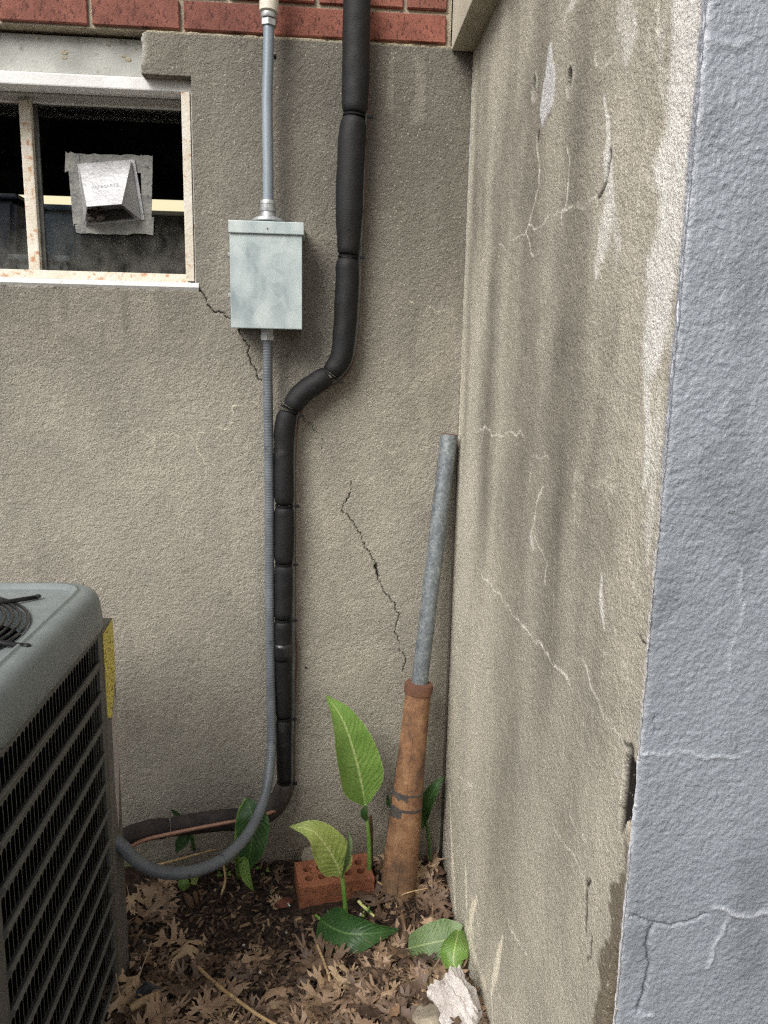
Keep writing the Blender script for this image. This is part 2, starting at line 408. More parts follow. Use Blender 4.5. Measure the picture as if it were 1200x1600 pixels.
def leaf_mat(name, dark, light, rib, rough=.35, blot=None, veins=17):
    """blade: UV.x runs across (0.5 = midrib), UV.y along"""
    t = NT(name); s = t.n('ShaderNodeSeparateXYZ'); t.l(t.co.outputs['UV'], s.inputs[0])
    au = t.math('ABSOLUTE', t.math('SUBTRACT', s.outputs[0], .5))
    ph = t.math('MULTIPLY', t.math('ADD', t.math('SUBTRACT', s.outputs[1], t.math('MULTIPLY', au, .42)), t.math('MULTIPLY', t.noise(30, 3), .10)), veins * 6.283)
    sv = t.math('SINE', ph); sv2 = t.math('SINE', t.math('MULTIPLY', ph, 3.0))
    vein = t.math('MULTIPLY_ADD', sv, .5, .5)
    col = t.mix(t.ramp(t.noise(16, 4, .5), [(.3, (0, 0, 0)), (.7, (1, 1, 1))]), dark, light)
    col = t.mix(t.math('MULTIPLY', t.math('POWER', vein, 4.0), .14), col, light)
    mid = t.ramp(au, [(.012, (1, 1, 1)), (.035, (0, 0, 0))])
    col = t.mix(t.math('MULTIPLY', mid, .8), col, rib)
    edge = t.ramp(au, [(.485, (0, 0, 0)), (.498, (1, 1, 1))])
    col = t.mix(t.math('MULTIPLY', edge, .5), col, rib)
    if blot:
        m = t.ramp(t.noise(24, 5, .6), [(blot[1], (0, 0, 0)), (blot[1] + .08, (1, 1, 1))])
        col = t.mix(m, col, blot[0])
    h = t.math('ADD', t.math('MULTIPLY', vein, 1.0), t.math('MULTIPLY', sv2, .12))
    nb = t.bump(h, .0008); nb = t.bump(t.noise(160, 3), .0004, 1.0, nb)
    t.out(col, rough, nb, 0, .5)
    t.b.inputs['Subsurface Weight'].default_value = 0.0
    tr = t.n('ShaderNodeBsdfTranslucent'); t.l(t.mix(.5, col, light), tr.inputs['Color'])
    mx = t.n('ShaderNodeMixShader'); mx.inputs[0].default_value = .22
    t.l(t.b.outputs[0], mx.inputs[1]); t.l(tr.outputs[0], mx.inputs[2]); t.l(mx.outputs[0], t.t.nodes['Material Output'].inputs['Surface'])
    return t.m
M_LEAF = leaf_mat('green_blade', srgb(98, 134, 60), srgb(132, 166, 84), srgb(190, 204, 136), .35, (srgb(112, 118, 70), .68))
M_LEAFY = leaf_mat('yellow_green_blade', srgb(136, 156, 78), srgb(176, 190, 108), srgb(212, 218, 152), .42, (srgb(140, 138, 106), .63), 13)
M_LEAFD = leaf_mat('deep_green_blade', srgb(50, 82, 42), srgb(72, 108, 58), srgb(108, 140, 82), .38, (srgb(84, 92, 54), .70), 15)
M_LEAFP = leaf_mat('pale_wilted_blade', srgb(100, 126, 80), srgb(132, 152, 106), srgb(164, 178, 124), .5, (srgb(130, 120, 84), .68), 16)
M_STEM = mottle('green_stem', srgb(96, 134, 58), srgb(128, 158, 80), 18, .4)
M_STEMD = mottle('dark_green_stem', srgb(52, 84, 40), srgb(74, 106, 52), 18, .5)
M_WEED = isl_mat('weed_leaf', [(0, srgb(62, 92, 40)), (.6, srgb(96, 130, 62)), (1, srgb(150, 172, 96))], .5)

# ------------------------------------------------------------------ ground
def gh(x, y):
    x = np.asarray(x, float); y = np.asarray(y, float)
    h = .075 * sm(-.22, -.66, y) * sm(-.05, .30, x)
    h = h + .02 * sm(-.25, -.6, y) + .020 * (fbm(x, y, 9, 5, 3) - .5) + .012 * (fbm(x, y, 40, 9, 2) - .5)
    return h
def AG(px, py, up=0.0):
    z = up
    for _ in range(6):
        p = AZ(px, py, z); z = float(gh(p[0], p[1])) + up
    return AZ(px, py, z)
gx = np.concatenate([[-60, -20, -8, -4, -2.4, -1.6, -1.2], np.arange(-1.0, .42, .007), [.6, 1, 2, 4, 8, 20, 60]])
gy = np.concatenate([[-80, -30, -12, -6, -4, -3, -2.2, -1.7], np.arange(-1.45, .03, .007), [.12, .3, 1, 4, 20]])
GX, GY = np.meshgrid(gx, gy, indexing='ij')
fine = (GX > -1.05) & (GX < .45) & (GY > -1.5) & (GY < .05)
GZ = np.where(fine, gh(GX, GY) + .006 * (fbm(GX, GY, 90, 21, 2) - .5), .02 * (fbm(GX, GY, 1.2, 3, 3) - .5))
nx, ny = GX.shape; idx = np.arange(nx * ny).reshape(nx, ny)
q = np.stack([idx[:-1, :-1], idx[1:, :-1], idx[1:, 1:], idx[:-1, 1:]], -1).reshape(-1, 4)
soil = mesh('soil', np.stack([GX, GY, GZ], -1).reshape(-1, 3), q, M_SOIL, None, True)
setp(soil, 'dark brown garden soil at the foot of the walls', None, None, 'structure')

# unseen evergreen added behind the viewer so the window reflects it, not sky
HN = np.random.RandomState(91); hv = []; hf = []
fir = thing('added_evergreen', 'unseen dark evergreen added across the yard for the window glass to reflect', 'tree', (-2.7, -8.6, 0))
for k in range(7000):
    z = .5 + 6.3 * HN.rand() ** .9; R_ = 2.3 * (1 - ((z - .5) / 6.6) ** 2.2) * (.8 + .35 * HN.rand()); t = HN.uniform(0, 6.283); s_ = HN.uniform(.18, .36)
    Rm_ = np.array(Matrix.Rotation(HN.uniform(0, 6.28), 3, 'Y') @ Matrix.Rotation(HN.normal(0, .8), 3, 'X') @ Matrix.Rotation(HN.uniform(0, 6.28), 3, 'Z'))
    b_ = len(hv); hv += [Rm_ @ np.array(p) + np.array([-2.7 + R_ * math.cos(t), -8.6 + R_ * math.sin(t), z]) for p in ((-s_, 0, 0), (0, 0, -s_ * .5), (s_, 0, 0), (0, .02, s_ * .5))]; hf.append((b_, b_ + 1, b_ + 2, b_ + 3))
M_HEDGE = isl_mat('evergreen_foliage', [(0, (.012, .022, .010, 1)), (.6, (.03, .05, .02, 1)), (1, (.06, .09, .035, 1))], .7)
mesh('crown', hv, hf, M_HEDGE, fir)
lathe('sky_gap_core', (-2.7, -8.6, .4), (-2.7, -8.6, 9), [(0, 1.9), (2, 2.1), (4, 1.75), (5.4, 1.1), (6.4, .2)], M_HEDGE, fir, 14)  # solid core closes the sky gaps between the leaves
lathe('trunk', (-2.7, -8.6, -.1), (-2.7, -8.6, 9), [(0, .2), (1.5, .16)], M_DEADSTALK, fir, 12)

# ------------------------------------------------------------------ heightfield walls
def grid_wall(name, us, vs, fn, mat, parent, keep=None, rim=None):
    """fn(U,V) -> (world xyz, rgb); keep(U,V of cell centres) -> bool; rim = vector that turns cut edges back into the wall"""
    U, V = np.meshgrid(us, vs, indexing='ij')
    P, Cc = fn(U, V); nu, nv = U.shape
    idx = np.arange(nu * nv).reshape(nu, nv)
    q = np.stack([idx[:-1, :-1], idx[1:, :-1], idx[1:, 1:], idx[:-1, 1:]], -1).reshape(-1, 4)
    P = P.reshape(-1, 3); Cc = Cc.reshape(-1, 3)
    if keep is not None:
        cu = ((us[:-1] + us[1:]) / 2)[:, None] + 0 * vs[None, :-1]; cv = ((vs[:-1] + vs[1:]) / 2)[None, :] + 0 * us[:-1, None]
        q = q[keep(cu, cv).reshape(-1)]
    if rim is not None:
        e = np.concatenate([q[:, [0, 1]], q[:, [1, 2]], q[:, [2, 3]], q[:, [3, 0]]])
        key = np.sort(e, 1); k = key[:, 0].astype(np.int64) * (nu * nv) + key[:, 1]
        _, inv, cnt = np.unique(k, return_inverse=True, return_counts=True)
        be = e[cnt[inv] == 1]
        bv = np.unique(be); mp = -np.ones(len(P), int); mp[bv] = len(P) + np.arange(len(bv))
        P = np.vstack([P, P[bv] + np.array(rim)]); Cc = np.vstack([Cc, Cc[bv]])
        q = np.vstack([q, np.stack([be[:, 1], be[:, 0], mp[be[:, 0]], mp[be[:, 1]]], -1)])
    off = np.array(origin(parent))
    me = bpy.data.meshes.new(name)
    nf = len(q)
    me.vertices.add(len(P)); me.vertices.foreach_set('co', (P - off).astype(np.float32).ravel())
    me.loops.add(nf * 4); me.loops.foreach_set('vertex_index', q.astype(np.int32).ravel())
    me.polygons.add(nf); me.polygons.foreach_set('loop_start', np.arange(0, nf * 4, 4, dtype=np.int32))
    me.update(calc_edges=True)
    a = me.color_attributes.new('Col', 'FLOAT_COLOR', 'POINT')
    a.data.foreach_set('color', np.concatenate([Cc, np.ones((len(Cc), 1))], 1).astype(np.float32).ravel())
    me.polygons.foreach_set('use_smooth', np.ones(nf, bool))
    me.validate()
    return link(name, me, parent, mat)
def lerp(c, col, m):
    return c * (1 - m[..., None]) + np.array(col)[:3] * m[..., None]

# ================================================================== HOUSE WALL (behind)
house = thing('house_wall', 'stucco covered house foundation wall with red brick courses along its top', 'wall', (-.3, .0, 0))
ZT = 2.028                              # top edge of the stucco
WX1 = -.292                             # right edge of the window opening
WZ0, WZ1 = 1.490, 1.940                 # bottom and top of the opening
LX1 = -.398                             # right end of the bare lintel
pw = lambda px, py: AY(px, py, 0)[[0, 2]]
def L2(*pts): return np.array([pw(*p) for p in pts])
dark_cracks = [   # (points in the picture, half width mm, depth mm)
    ([(310, 450), (320, 463), (328, 480), (335, 488), (350, 489), (361, 496)], 1.25, 12),
    ([(373, 515), (380, 530), (390, 542), (391, 560), (400, 578), (402, 590), (413, 600)], 1.25, 12),
    ([(549, 752), (548, 768), (540, 785), (534, 797), (547, 812), (558, 826), (566, 845), (578, 862), (588, 880), (590, 897), (600, 925), (618, 945), (620, 975), (621, 1000), (629, 1020), (630, 1050)], 1.15, 10),
    ([(586, 884), (589, 893), (592, 901)], 3.4, 16),
    ([(470, 646), (484, 660), (500, 678), (503, 702)], .8, 4),
    ([(429, 88), (430, 90)], 3.2, 20),
    ([(478, 1044), (480, 1046)], 3.0, 10),
    ([(130, 910), (150, 960)], .5, 2)]
white_cracks = [
    ([(205, 678), (225, 675), (242, 684), (262, 678), (285, 679), (300, 684), (312, 676), (330, 672), (352, 672), (362, 660), (378, 632), (405, 634)], 1.4),
    ([(242, 684), (242, 698), (236, 710), (228, 718)], 1.4), ([(300, 684), (308, 698), (316, 715), (320, 740)], 1.4),
    ([(578, 682), (600, 700), (615, 708), (632, 702), (660, 703), (690, 700)], 1.0), ([(590, 668), (598, 645), (612, 640)], 1.0),
    ([(556, 750), (580, 748), (586, 762)], 1.3), ([(215, 830), (224, 855), (218, 880)], .8), ([(640, 470), (660, 476), (700, 485), (715, 500)], .9),
    ([(230, 850), (280, 842), (340, 846), (410, 852)], .7)]
def f_house(U, V):
    n = fbm(U, V, 5, 31, 5); n2 = fbm(U * 1.0, V * .35, 11, 33, 4)
    base = np.zeros(U.shape + (3,)) + np.array(srgb(159, 154, 142)[:3])
    # darker, greyer stucco in the upper part, paler and sandier near the ground
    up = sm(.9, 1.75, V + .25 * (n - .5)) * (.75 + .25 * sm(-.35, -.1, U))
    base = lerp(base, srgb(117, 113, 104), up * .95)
    patch = fbm(U, V, 2.3, 39, 4)
    base = base * (1 + .30 * (n2[..., None] - .5)) * (1 + .30 * (n[..., None] - .5)) * (1 + .28 * (patch[..., None] - .5))
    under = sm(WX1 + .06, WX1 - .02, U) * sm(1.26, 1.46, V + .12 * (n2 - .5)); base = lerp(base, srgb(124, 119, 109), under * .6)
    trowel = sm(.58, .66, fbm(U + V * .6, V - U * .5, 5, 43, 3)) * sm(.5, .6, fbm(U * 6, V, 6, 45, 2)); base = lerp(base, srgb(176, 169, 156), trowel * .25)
    drip = sm(.52, .75, fbm(U * 1.0, V * .12, 26, 37, 3)) * sm(1.1, 1.8, V)
    base = lerp(base, np.array(srgb(114, 109, 99)), drip * .45)
    damp = sm(.16, .02, V + .08 * (n - .5))
    base = lerp(base, srgb(112, 100, 82), damp * .55)
    moss = sm(.12, .0, V) * sm(.5, .7, fbm(U, V, 18, 41, 3)) * sm(-.2, -.4, U)
    base = lerp(base, srgb(92, 98, 62), moss * .5)
    h = .0022 * (fbm(U, V, 3.2, 51, 3) - .5) + .0016 * (fbm(U, V, 60, 52, 2) - .5) + .0013 * (fbm(U, V, 170, 53, 1) - .5)
    for k, (pts, w, dep) in enumerate(dark_cracks):
        L = wiggle(L2(*pts), .24, 3, 100 + k); D, T = dist_line(U, V, L, .02)
        ww = w * .5 / 1000 * (.6 + .8 * vnoise(T * 30, T * 0, 1.0, k))
        m = np.exp(-(D / ww) ** 2); h = h - dep / 1000 * m
        base = lerp(base, srgb(46, 41, 36), np.clip(np.exp(-(D / (ww * 1.35)) ** 2), 0, 1) * .85)  # dark colour stands in for the shade inside the cracks
    for k, (pts, w) in enumerate(white_cracks):
        L = wiggle(L2(*pts), .28, 3, 200 + k); D, T = dist_line(U, V, L, .02)
        m = np.exp(-(D / (w / 1000)) ** 2) * (.3 + .7 * sm(.3, .6, vnoise(U, V, 60, 300 + k)))
        h = h + .0005 * m; base = lerp(base, srgb(206, 198, 180), m * .9)
    # broken, whiter arris where the stucco was cut round the lintel
    ex = np.abs(U - (LX1 + .008 * (fbm(V, V, 60, 61, 3) - .5)))
    chip = np.exp(-(ex / .008) ** 2) * sm(1.955, 1.975, V)
    base = lerp(base, srgb(178, 176, 168), chip * .8); h = h - .012 * chip
    lit_top = sm(.006, .0, ZT - V); base = lerp(base, srgb(196, 184, 158), lit_top * .7)  # cream line paints the light on the stucco's top edge
    sill = np.exp(-(np.abs(V - WZ0) / .006) ** 2) * (U < WX1 + .006) * sm(.4, .6, vnoise(U, V, 60, 71))
    base = lerp(base, srgb(208, 202, 190), sill * .8)
    P = np.stack([U, -h, V], -1)
    P[..., 2] += np.where(V > ZT - .0005, .004 * (fbm(U, V, 40, 73, 3) - .5), 0)
    P[..., 0] += np.where((np.abs(U - LX1) < .0025) & (V > 1.94), .009 * (fbm(V, V, 55, 75, 3) - .5), 0)
    return P, base
us = np.unique(np.round(np.concatenate([np.arange(-2.4, -.76, .04), np.arange(-.76, -.3, .0034), [LX1, WX1], np.arange(-.3, X0 + .001, .0022), [X0]]), 5))
vs = np.unique(np.round(np.concatenate([[-.3, -.1], np.arange(-.05, ZT, .0025), [WZ0, WZ1, ZT]]), 5))
us = us[np.concatenate([[True], np.diff(us) > 4e-4])]; vs = vs[np.concatenate([[True], np.diff(vs) > 4e-4])]
def k_house(u, v): return ~(((u < WX1) & (v > WZ0) & (v < WZ1)) | ((u < LX1) & (v > WZ1 - .0001)))
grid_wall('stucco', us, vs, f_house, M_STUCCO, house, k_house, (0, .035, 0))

# lintel over the window, set back behind the stucco
def slab(name, lo, hi, mat, parent, step=.02, amp=.0015, seed=1, bev=.004):
    b = box_bm(lo, hi, bev, 2); return bm_obj(name, b, mat, parent)
slab('lintel', (-2.4, .042, WZ1 + .004), (LX1 + .02, .20, ZT - .004), M_LINTEL, house)
pits = bmesh.new()
for (px, py, r) in [(100, 82, .006), (101, 90, .004), (193, 88, .004), (200, 93, .0055), (212, 76, .003), (170, 71, .003), (60, 60, .003)]:
    p = AY(px, py, .0415)
    mt = Matrix.Translation(p) @ Matrix.Diagonal((1.4, .2, .8, 1)); bmesh.ops.create_icosphere(pits, subdivisions=2, radius=r, matrix=mt)
bm_obj('lintel_pitting', pits, M_MORTAR, house)
# brick courses
BP, BH = .1952, .0675
box('mortar', (-2.4, .012, ZT + .002), (.2835, .10, ZT + BH * 12 + .004), M_MORTAR, house)
def brick_mesh(L, Hh, seed):
    r = np.random.RandomState(seed); b = bmesh.new()
    bmesh.ops.create_cube(b, size=1.0)
    for v in b.verts: v.co = Vector((v.co.x * L, v.co.y * .09, v.co.z * Hh))
    bmesh.ops.bevel(b, geom=b.edges[:], offset=.0022, segments=1, affect='EDGES')
    for v in b.verts: v.co += Vector(((r.rand() - .5) * .0012, (r.rand() - .5) * .0016, (r.rand() - .5) * .0014))
    me = bpy.data.meshes.new('brick'); b.to_mesh(me); b.free(); me.materials.append(M_BRICK); return me
BM = [brick_mesh(BP - .0095, BH - .0095, s) for s in range(5)]
HALF = brick_mesh(BP / 2 - .0095, BH - .0095, 9)
extra = bmesh.new()
for c in range(12):
    z = ZT + .007 + BH * c + (BH - .0095) / 2
    off = 0 if c % 2 == 0 else BP / 2
    xr = .276
    k = 0
    while True:
        if c % 2 == 1 and k == 0: me, L = HALF, BP / 2
        else: me, L = BM[(k * 3 + c) % 5], BP
        xc = xr - L / 2; xr -= L; k += 1
        if xc < -2.35: break
        if c < 4 and xc > -1.2:
            o = link('brick', me, house); o.location = Vector((xc, .047 + .001 * ((k * 7 + c * 3) % 3), z)) - house.location
        else:
            box_bm((xc - L / 2 + .005, .004, z - BH / 2 + .005), (xc + L / 2 - .005, .09, z + BH / 2 - .005), .002, 1, extra)
eo = bm_obj('upper_brickwork', extra, M_BRICK, house); eo['kind'] = 'stuff'
# the wall's body round a dark basement room
body = bmesh.new()
for lo, hi in [((-2.4, .036, -.3), (X0, .30, WZ0 - .03)), ((WX1 + .012, .036, WZ0 - .03), (X0, .30, ZT - .002)), ((-2.4, .101, ZT + .004), (.28, .3, ZT + BH * 12)),
               ((-2.4, 2.6, -.3), (X0, 2.7, 2.9)), ((X0 - .05, .302, -.3), (X0 + .05, 2.6, 2.9)), ((-2.5, .302, -.3), (-2.4, 2.6, 2.9)),
               ((-2.4, .302, 2.45), (X0, 2.6, 2.55)), ((-2.4, .302, .1), (X0, 2.6, .2))]:
    box_bm(lo, hi, 0, 1, body)
bm_obj('foundation', body, M_DARK, house)

M_HEADP = mottle('rust_spotted_white_paint', srgb(204, 203, 199), srgb(222, 221, 218), 14, .55, 0, .001, 90, spots=(srgb(180, 130, 92), 20, .64))
# window: frame with head, jamb, sill, mullion and two panes
win = mesh('window', *(lambda b: ([v.co[:] for v in b.verts], [[v.index for v in f.verts] for f in b.faces]))(box_bm((-2.0, .028, WZ1 - .024), (WX1 - .001, .065, WZ1 + .003), .003)), M_HEADP, house)
YG = .150
def wbox(name, a, b, mat, bev=.002): return box(name, a, b, mat, win, bev)
gtop = AY(150, 167, YG)[2]; gbot = AY(150, 424, YG)[2]; gright = AY(286, 300, YG)[0] + .012
wbox('head', (-2.0, .066, WZ1 - .014), (WX1 - .002, .112, WZ1 + .002), M_WHITE)
wbox('head_stop', (-2.0, .113, WZ1 - .018), (WX1 - .002, .140, WZ1 + .002), mottle('grey_stop_paint', srgb(150, 149, 142), srgb(170, 169, 162), 10, .7))  # stop in a darker grey than the white head
wbox('top_rail', (-2.0, .138, gtop), (WX1 - .003, .165, gtop + .022), M_WHITE)
jx0 = AY(287, 300, .02)[0]; jx1 = AY(299, 300, .02)[0]
wbox('jamb', (jx0 + .004, .052, WZ0 + .016), (WX1 - .0015, .170, WZ1 - .025), M_WHITE, .0015)
wbox('jamb_flange', (jx0, .018, WZ0 + .018), (jx1 + .002, .050, WZ1 - .026), M_RUSTW, .0015)
wbox('outer_jamb', (jx1 + .003, .022, WZ0 + .012), (WX1 - .001, .050, WZ1 - .025), M_WHITE, .0015)
sillb = bmesh.new()
sv = [(-.0, WZ0 - .004), (-.004, WZ0 + .002), (.0, WZ0 + .012), (.165, WZ0 + .030), (.165, WZ0 - .02), (.02, WZ0 - .02)]
V = [(x, y, z) for x in (-2.0, WX1 + .006) for y, z in sv]; n = len(sv)
mesh('sill', V, [tuple(range(n)), tuple(reversed(range(n, 2 * n)))] + [(i, i + n, (i + 1) % n + n, (i + 1) % n) for i in range(n)], M_WHITE, win)
sillb.free()
zb = AY(150, 425, .11)[2]
wbox('sill_angle', (-2.0, .100, WZ0 + .015), (jx0 - .001, .118, zb), M_RUSTW, .0015)
mxa = AY(40, 300, YG - .01)[0]; mxb = AY(58, 300, YG - .01)[0]
wbox('mullion', (mxa, .128, WZ0 + .02), (mxb, .165, gtop + .002), M_RUSTW, .003)
wbox('putty', (mxb + .001, YG - .006, gbot - .01), (mxb + .010, YG + .004, gtop), mottle('grey_putty', srgb(70, 70, 68), srgb(104, 102, 98), 30, .8, 0, .002, 90), .001)
def glass_mat():
    t = NT('dirty_window_glass')
    t.t.nodes.remove(t.b)
    gl = t.n('ShaderNodeBsdfGlossy'); gl.inputs['Roughness'].default_value = .03; gl.inputs['Color'].default_value = (1, 1, 1, 1)
    tr = t.n('ShaderNodeBsdfTransparent'); tr.inputs['Color'].default_value = (.86, .9, .9, 1)
    df = t.n('ShaderNodeBsdfDiffuse')
    df.inputs['Color'].default_value = srgb(158, 156, 148)
    fr = t.n('ShaderNodeFresnel'); fr.inputs['IOR'].default_value = 1.5
    m1 = t.n('ShaderNodeMixShader'); t.l(fr.outputs[0], m1.inputs[0]); t.l(tr.outputs[0], m1.inputs[1]); t.l(gl.outputs[0], m1.inputs[2])
    sx = t.n('ShaderNodeSeparateXYZ'); t.l(t.co.outputs['Object'], sx.inputs[0])
    low = t.ramp(t.math('ADD', sx.outputs['Z'], t.math('MULTIPLY', t.noise(14, 4), .10)), [(.0, (1, 1, 1)), (.18, (0, 0, 0))])
    z = t.n('ShaderNodeMapRange'); t.l(sx.outputs['Z'], z.inputs[0])
    z.inputs[1].default_value = WZ0 + .20; z.inputs[2].default_value = WZ0 + .02; z.inputs[3].default_value = 0; z.inputs[4].default_value = 1
    dirt = t.ramp(t.noise(24, 6, .6, stretch=(1, 1, .65)), [(.3, (0, 0, 0)), (.8, (1, 1, 1))])
    spots = t.ramp(t.noise(150, 2, .5), [(.77, (0, 0, 0)), (.80, (1, 1, 1))])
    f = t.math('ADD', t.math('MULTIPLY', t.math('MULTIPLY', dirt, z.outputs[0]), .36), t.math('MULTIPLY', t.math('MULTIPLY', spots, z.outputs[0]), .3))
    
    m2 = t.n('ShaderNodeMixShader'); t.l(f, m2.inputs[0]); t.l(m1.outputs[0], m2.inputs[1]); t.l(df.outputs[0], m2.inputs[2])
    t.l(m2.outputs[0], t.t.nodes['Material Output'].inputs['Surface']); return t.m
M_GLASS = glass_mat()
mesh('pane', [(mxb, YG, gbot - .012), (WX1, YG, gbot - .012), (WX1, YG, gtop + .004), (mxb, YG, gtop + .004)], [(0, 1, 2, 3)], M_GLASS, win)
mesh('pane', [(-2.0, YG, gbot - .012), (mxa, YG, gbot - .012), (mxa, YG, gtop + .004), (-2.0, YG, gtop + .004)], [(0, 1, 2, 3)], M_GLASS, win)

# things seen through the glass
def emis(name, c, s):
    t = NT(name); t.b.inputs['Emission Color'].default_value = c; t.b.inputs['Emission Strength'].default_value = s
    return t.out(c, .5)
ya = .75
a = AY(20, 316, ya); b = AY(292, 322, ya)
tub = thing('ceiling_lamp', 'lit cream coloured fluorescent tube seen through the basement window', 'lamp', (a[0], ya, a[2]))
tube('tube', [(a[0] - .9, ya, a[2] + .004), (b[0], ya, b[2])], .0165, emis('warm_tube_light', srgb(240, 224, 186), .75), tub, 10)
box('lamp_housing', (a[0] - .92, ya + .022, a[2] - .02), (b[0] + .02, ya + .07, a[2] + .03), M_DARK, tub, .004)
M_TUB = mottle('navy_plastic', srgb(34, 38, 58), srgb(44, 48, 70), 8, .4)
M_TUB2 = mottle('slate_blue_plastic', srgb(86, 100, 116), srgb(108, 122, 138), 8, .4)
M_LID = mottle('cloudy_plastic', srgb(104, 112, 118), srgb(140, 146, 150), 8, .4)
def bin_(name, c0, c1, y, dep, mat, label, taper=.02):
    lo = AY(c0[0], c0[1], y); hi = AY(c1[0], c1[1], y)
    x0, x1, z0, z1 = lo[0], hi[0], lo[2], hi[2]
    t = thing(name, label, 'tub', ((x0 + x1) / 2, y, z0))
    V = [(x0 + taper, y, z0), (x1 - taper, y, z0), (x1 - taper, y + dep, z0), (x0 + taper, y + dep, z0), (x0, y - .01, z1), (x1, y - .01, z1), (x1, y + dep + .01, z1), (x0, y + dep + .01, z1)]
    bm = bmesh.new(); vv = [bm.verts.new(v) for v in V]
    for f in [(3, 2, 1, 0), (0, 1, 5, 4), (1, 2, 6, 5), (2, 3, 7, 6), (3, 0, 4, 7), (4, 5, 6, 7)]: bm.faces.new([vv[i] for i in f])
    bmesh.ops.bevel(bm, geom=bm.edges[:], offset=.012, segments=2, affect='EDGES')
    bm_obj('tub_body', bm, mat, t)
    box('lid', (x0 - .008, y - .018, z1 - .002), (x1 + .008, y + dep + .018, z1 + .012), mat, t, .005)
    return t
bin_('storage_tub', (62, 430), (128, 330), .24, .2, M_TUB2, 'slate blue storage tub just behind the right hand window pane')
bin_('storage_tub', (-120, 430), (26, 312), .23, .25, M_TUB, 'navy storage tub just behind the left hand window pane')
bin_('storage_tub', (22, 436), (108, 408), .19, .035, M_LID, 'cloudy plastic tub with rounded lid at the bottom of the window')
box('foundation_shelf', (-2.0, .176, WZ0 - .02), (WX1 - .05, .5, WZ0 - .0), M_DARK, house, .003)

# dryer vent taped into the pane
vent = thing('dryer_vent', 'grey aluminium dryer vent hood taped into the window pane', 'vent', tuple(AY(170, 300, YG)))
yv = YG - .004
random.seed(3)
def strip(p, q, r, s, n=10, jag=.003, off=0.0):
    """torn tape strip with corners p,q,r,s in the picture: jagged outer and inner edges"""
    A = [AY(*(np.array(p) + (np.array(q) - p) * i / n), yv - off) + np.array([random.uniform(-jag, jag), 0, random.uniform(-jag, jag)]) for i in range(n + 1)]
    B = [AY(*(np.array(s) + (np.array(r) - s) * i / n), yv - off) + np.array([random.uniform(-jag, jag), 0, random.uniform(-jag, jag)]) for i in range(n + 1)]
    V = A + B; V = V + [v + np.array([0, .003, 0]) for v in V]; m = 2 * (n + 1)
    F = [(i, i + 1, n + 2 + i, n + 1 + i) for i in range(n)]
    F += [(i + 1, i, i + m, i + 1 + m) for i in range(n)] + [(n + 1 + i, n + 2 + i, n + 2 + i + m, n + 1 + i + m) for i in range(n)]
    F += [(0, n + 1, n + 1 + m, m), (2 * n + 1, n, n + m, 2 * n + 1 + m)]
    mesh('tape_strip', V, F, M_FOIL, vent)
strip((118, 240), (238, 243), (238, 272), (118, 262), 12, .002)
strip((101, 238), (122, 240), (122, 270), (102, 268), 5, .003, .0012)
strip((106, 262), (124, 262), (138, 352), (114, 352), 6, .004, .0006)
strip((218, 242), (238, 243), (237, 345), (222, 345), 8, .002, .0006)
strip((116, 350), (240, 338), (238, 367), (118, 364), 12, .0025, .0008)
def VP(px, py, d): return AY(px, py, YG - .008 - d)
pl = [VP(121, 256, 0), VP(210, 249, 0), VP(226, 343, 0), VP(133, 352, 0)]
pb = bmesh.new()
vv = [pb.verts.new(p) for p in pl] + [pb.verts.new(p + np.array([0, .006, 0])) for p in pl]
for f in [(0, 1, 2, 3), (0, 4, 5, 1), (1, 5, 6, 2), (2, 6, 7, 3), (3, 7, 4, 0)]: pb.faces.new([vv[i] for i in f])
bm_obj('back_plate', pb, M_ALU, vent)
hp = [VP(124, 260, .004), VP(205, 252, .004), VP(190, 319, .062), VP(136, 323, .062), VP(219, 342, .004), VP(132, 351, .004)]
hp2 = [p + np.array([0, .0015, 0]) for p in hp]
hb = bmesh.new()
vv = [hb.verts.new(p) for p in hp]
for f in [(0, 1, 2, 3), (1, 4, 2), (0, 3, 5)]: hb.faces.new([vv[i] for i in f])
bmesh.ops.recalc_face_normals(hb, faces=hb.faces[:])
ho = bm_obj('hood', hb, M_ALU, vent)
md = ho.modifiers.new('thick', 'SOLIDIFY'); md.thickness = .002; md.offset = 0
mesh('duct_mouth', [VP(143, 330, .006), VP(192, 326, .006), VP(210, 341, .006), VP(138, 348, .006)], [(0, 1, 2, 3)], mottle('near_black_duct', (.008, .007, .006, 1), (.03, .027, .024, 1), 60, .95, 0, .004, 120), vent)  # flat near-black sheet in place of the dark duct opening
lint = bmesh.new()
for i in range(14):
    p = VP(random.uniform(138, 160), random.uniform(326, 346), random.uniform(.008, .035))
    bmesh.ops.create_icosphere(lint, subdivisions=1, radius=random.uniform(.003, .007), matrix=Matrix.Translation(p) @ Matrix.Diagonal((1.5, 1, .8, 1)))
lo_ = bm_obj('lint', lint, mottle('grey_brown_lint', srgb(44, 38, 34), srgb(74, 66, 60), 60, 1, 0, .004, 160), vent); lo_['kind'] = 'stuff'
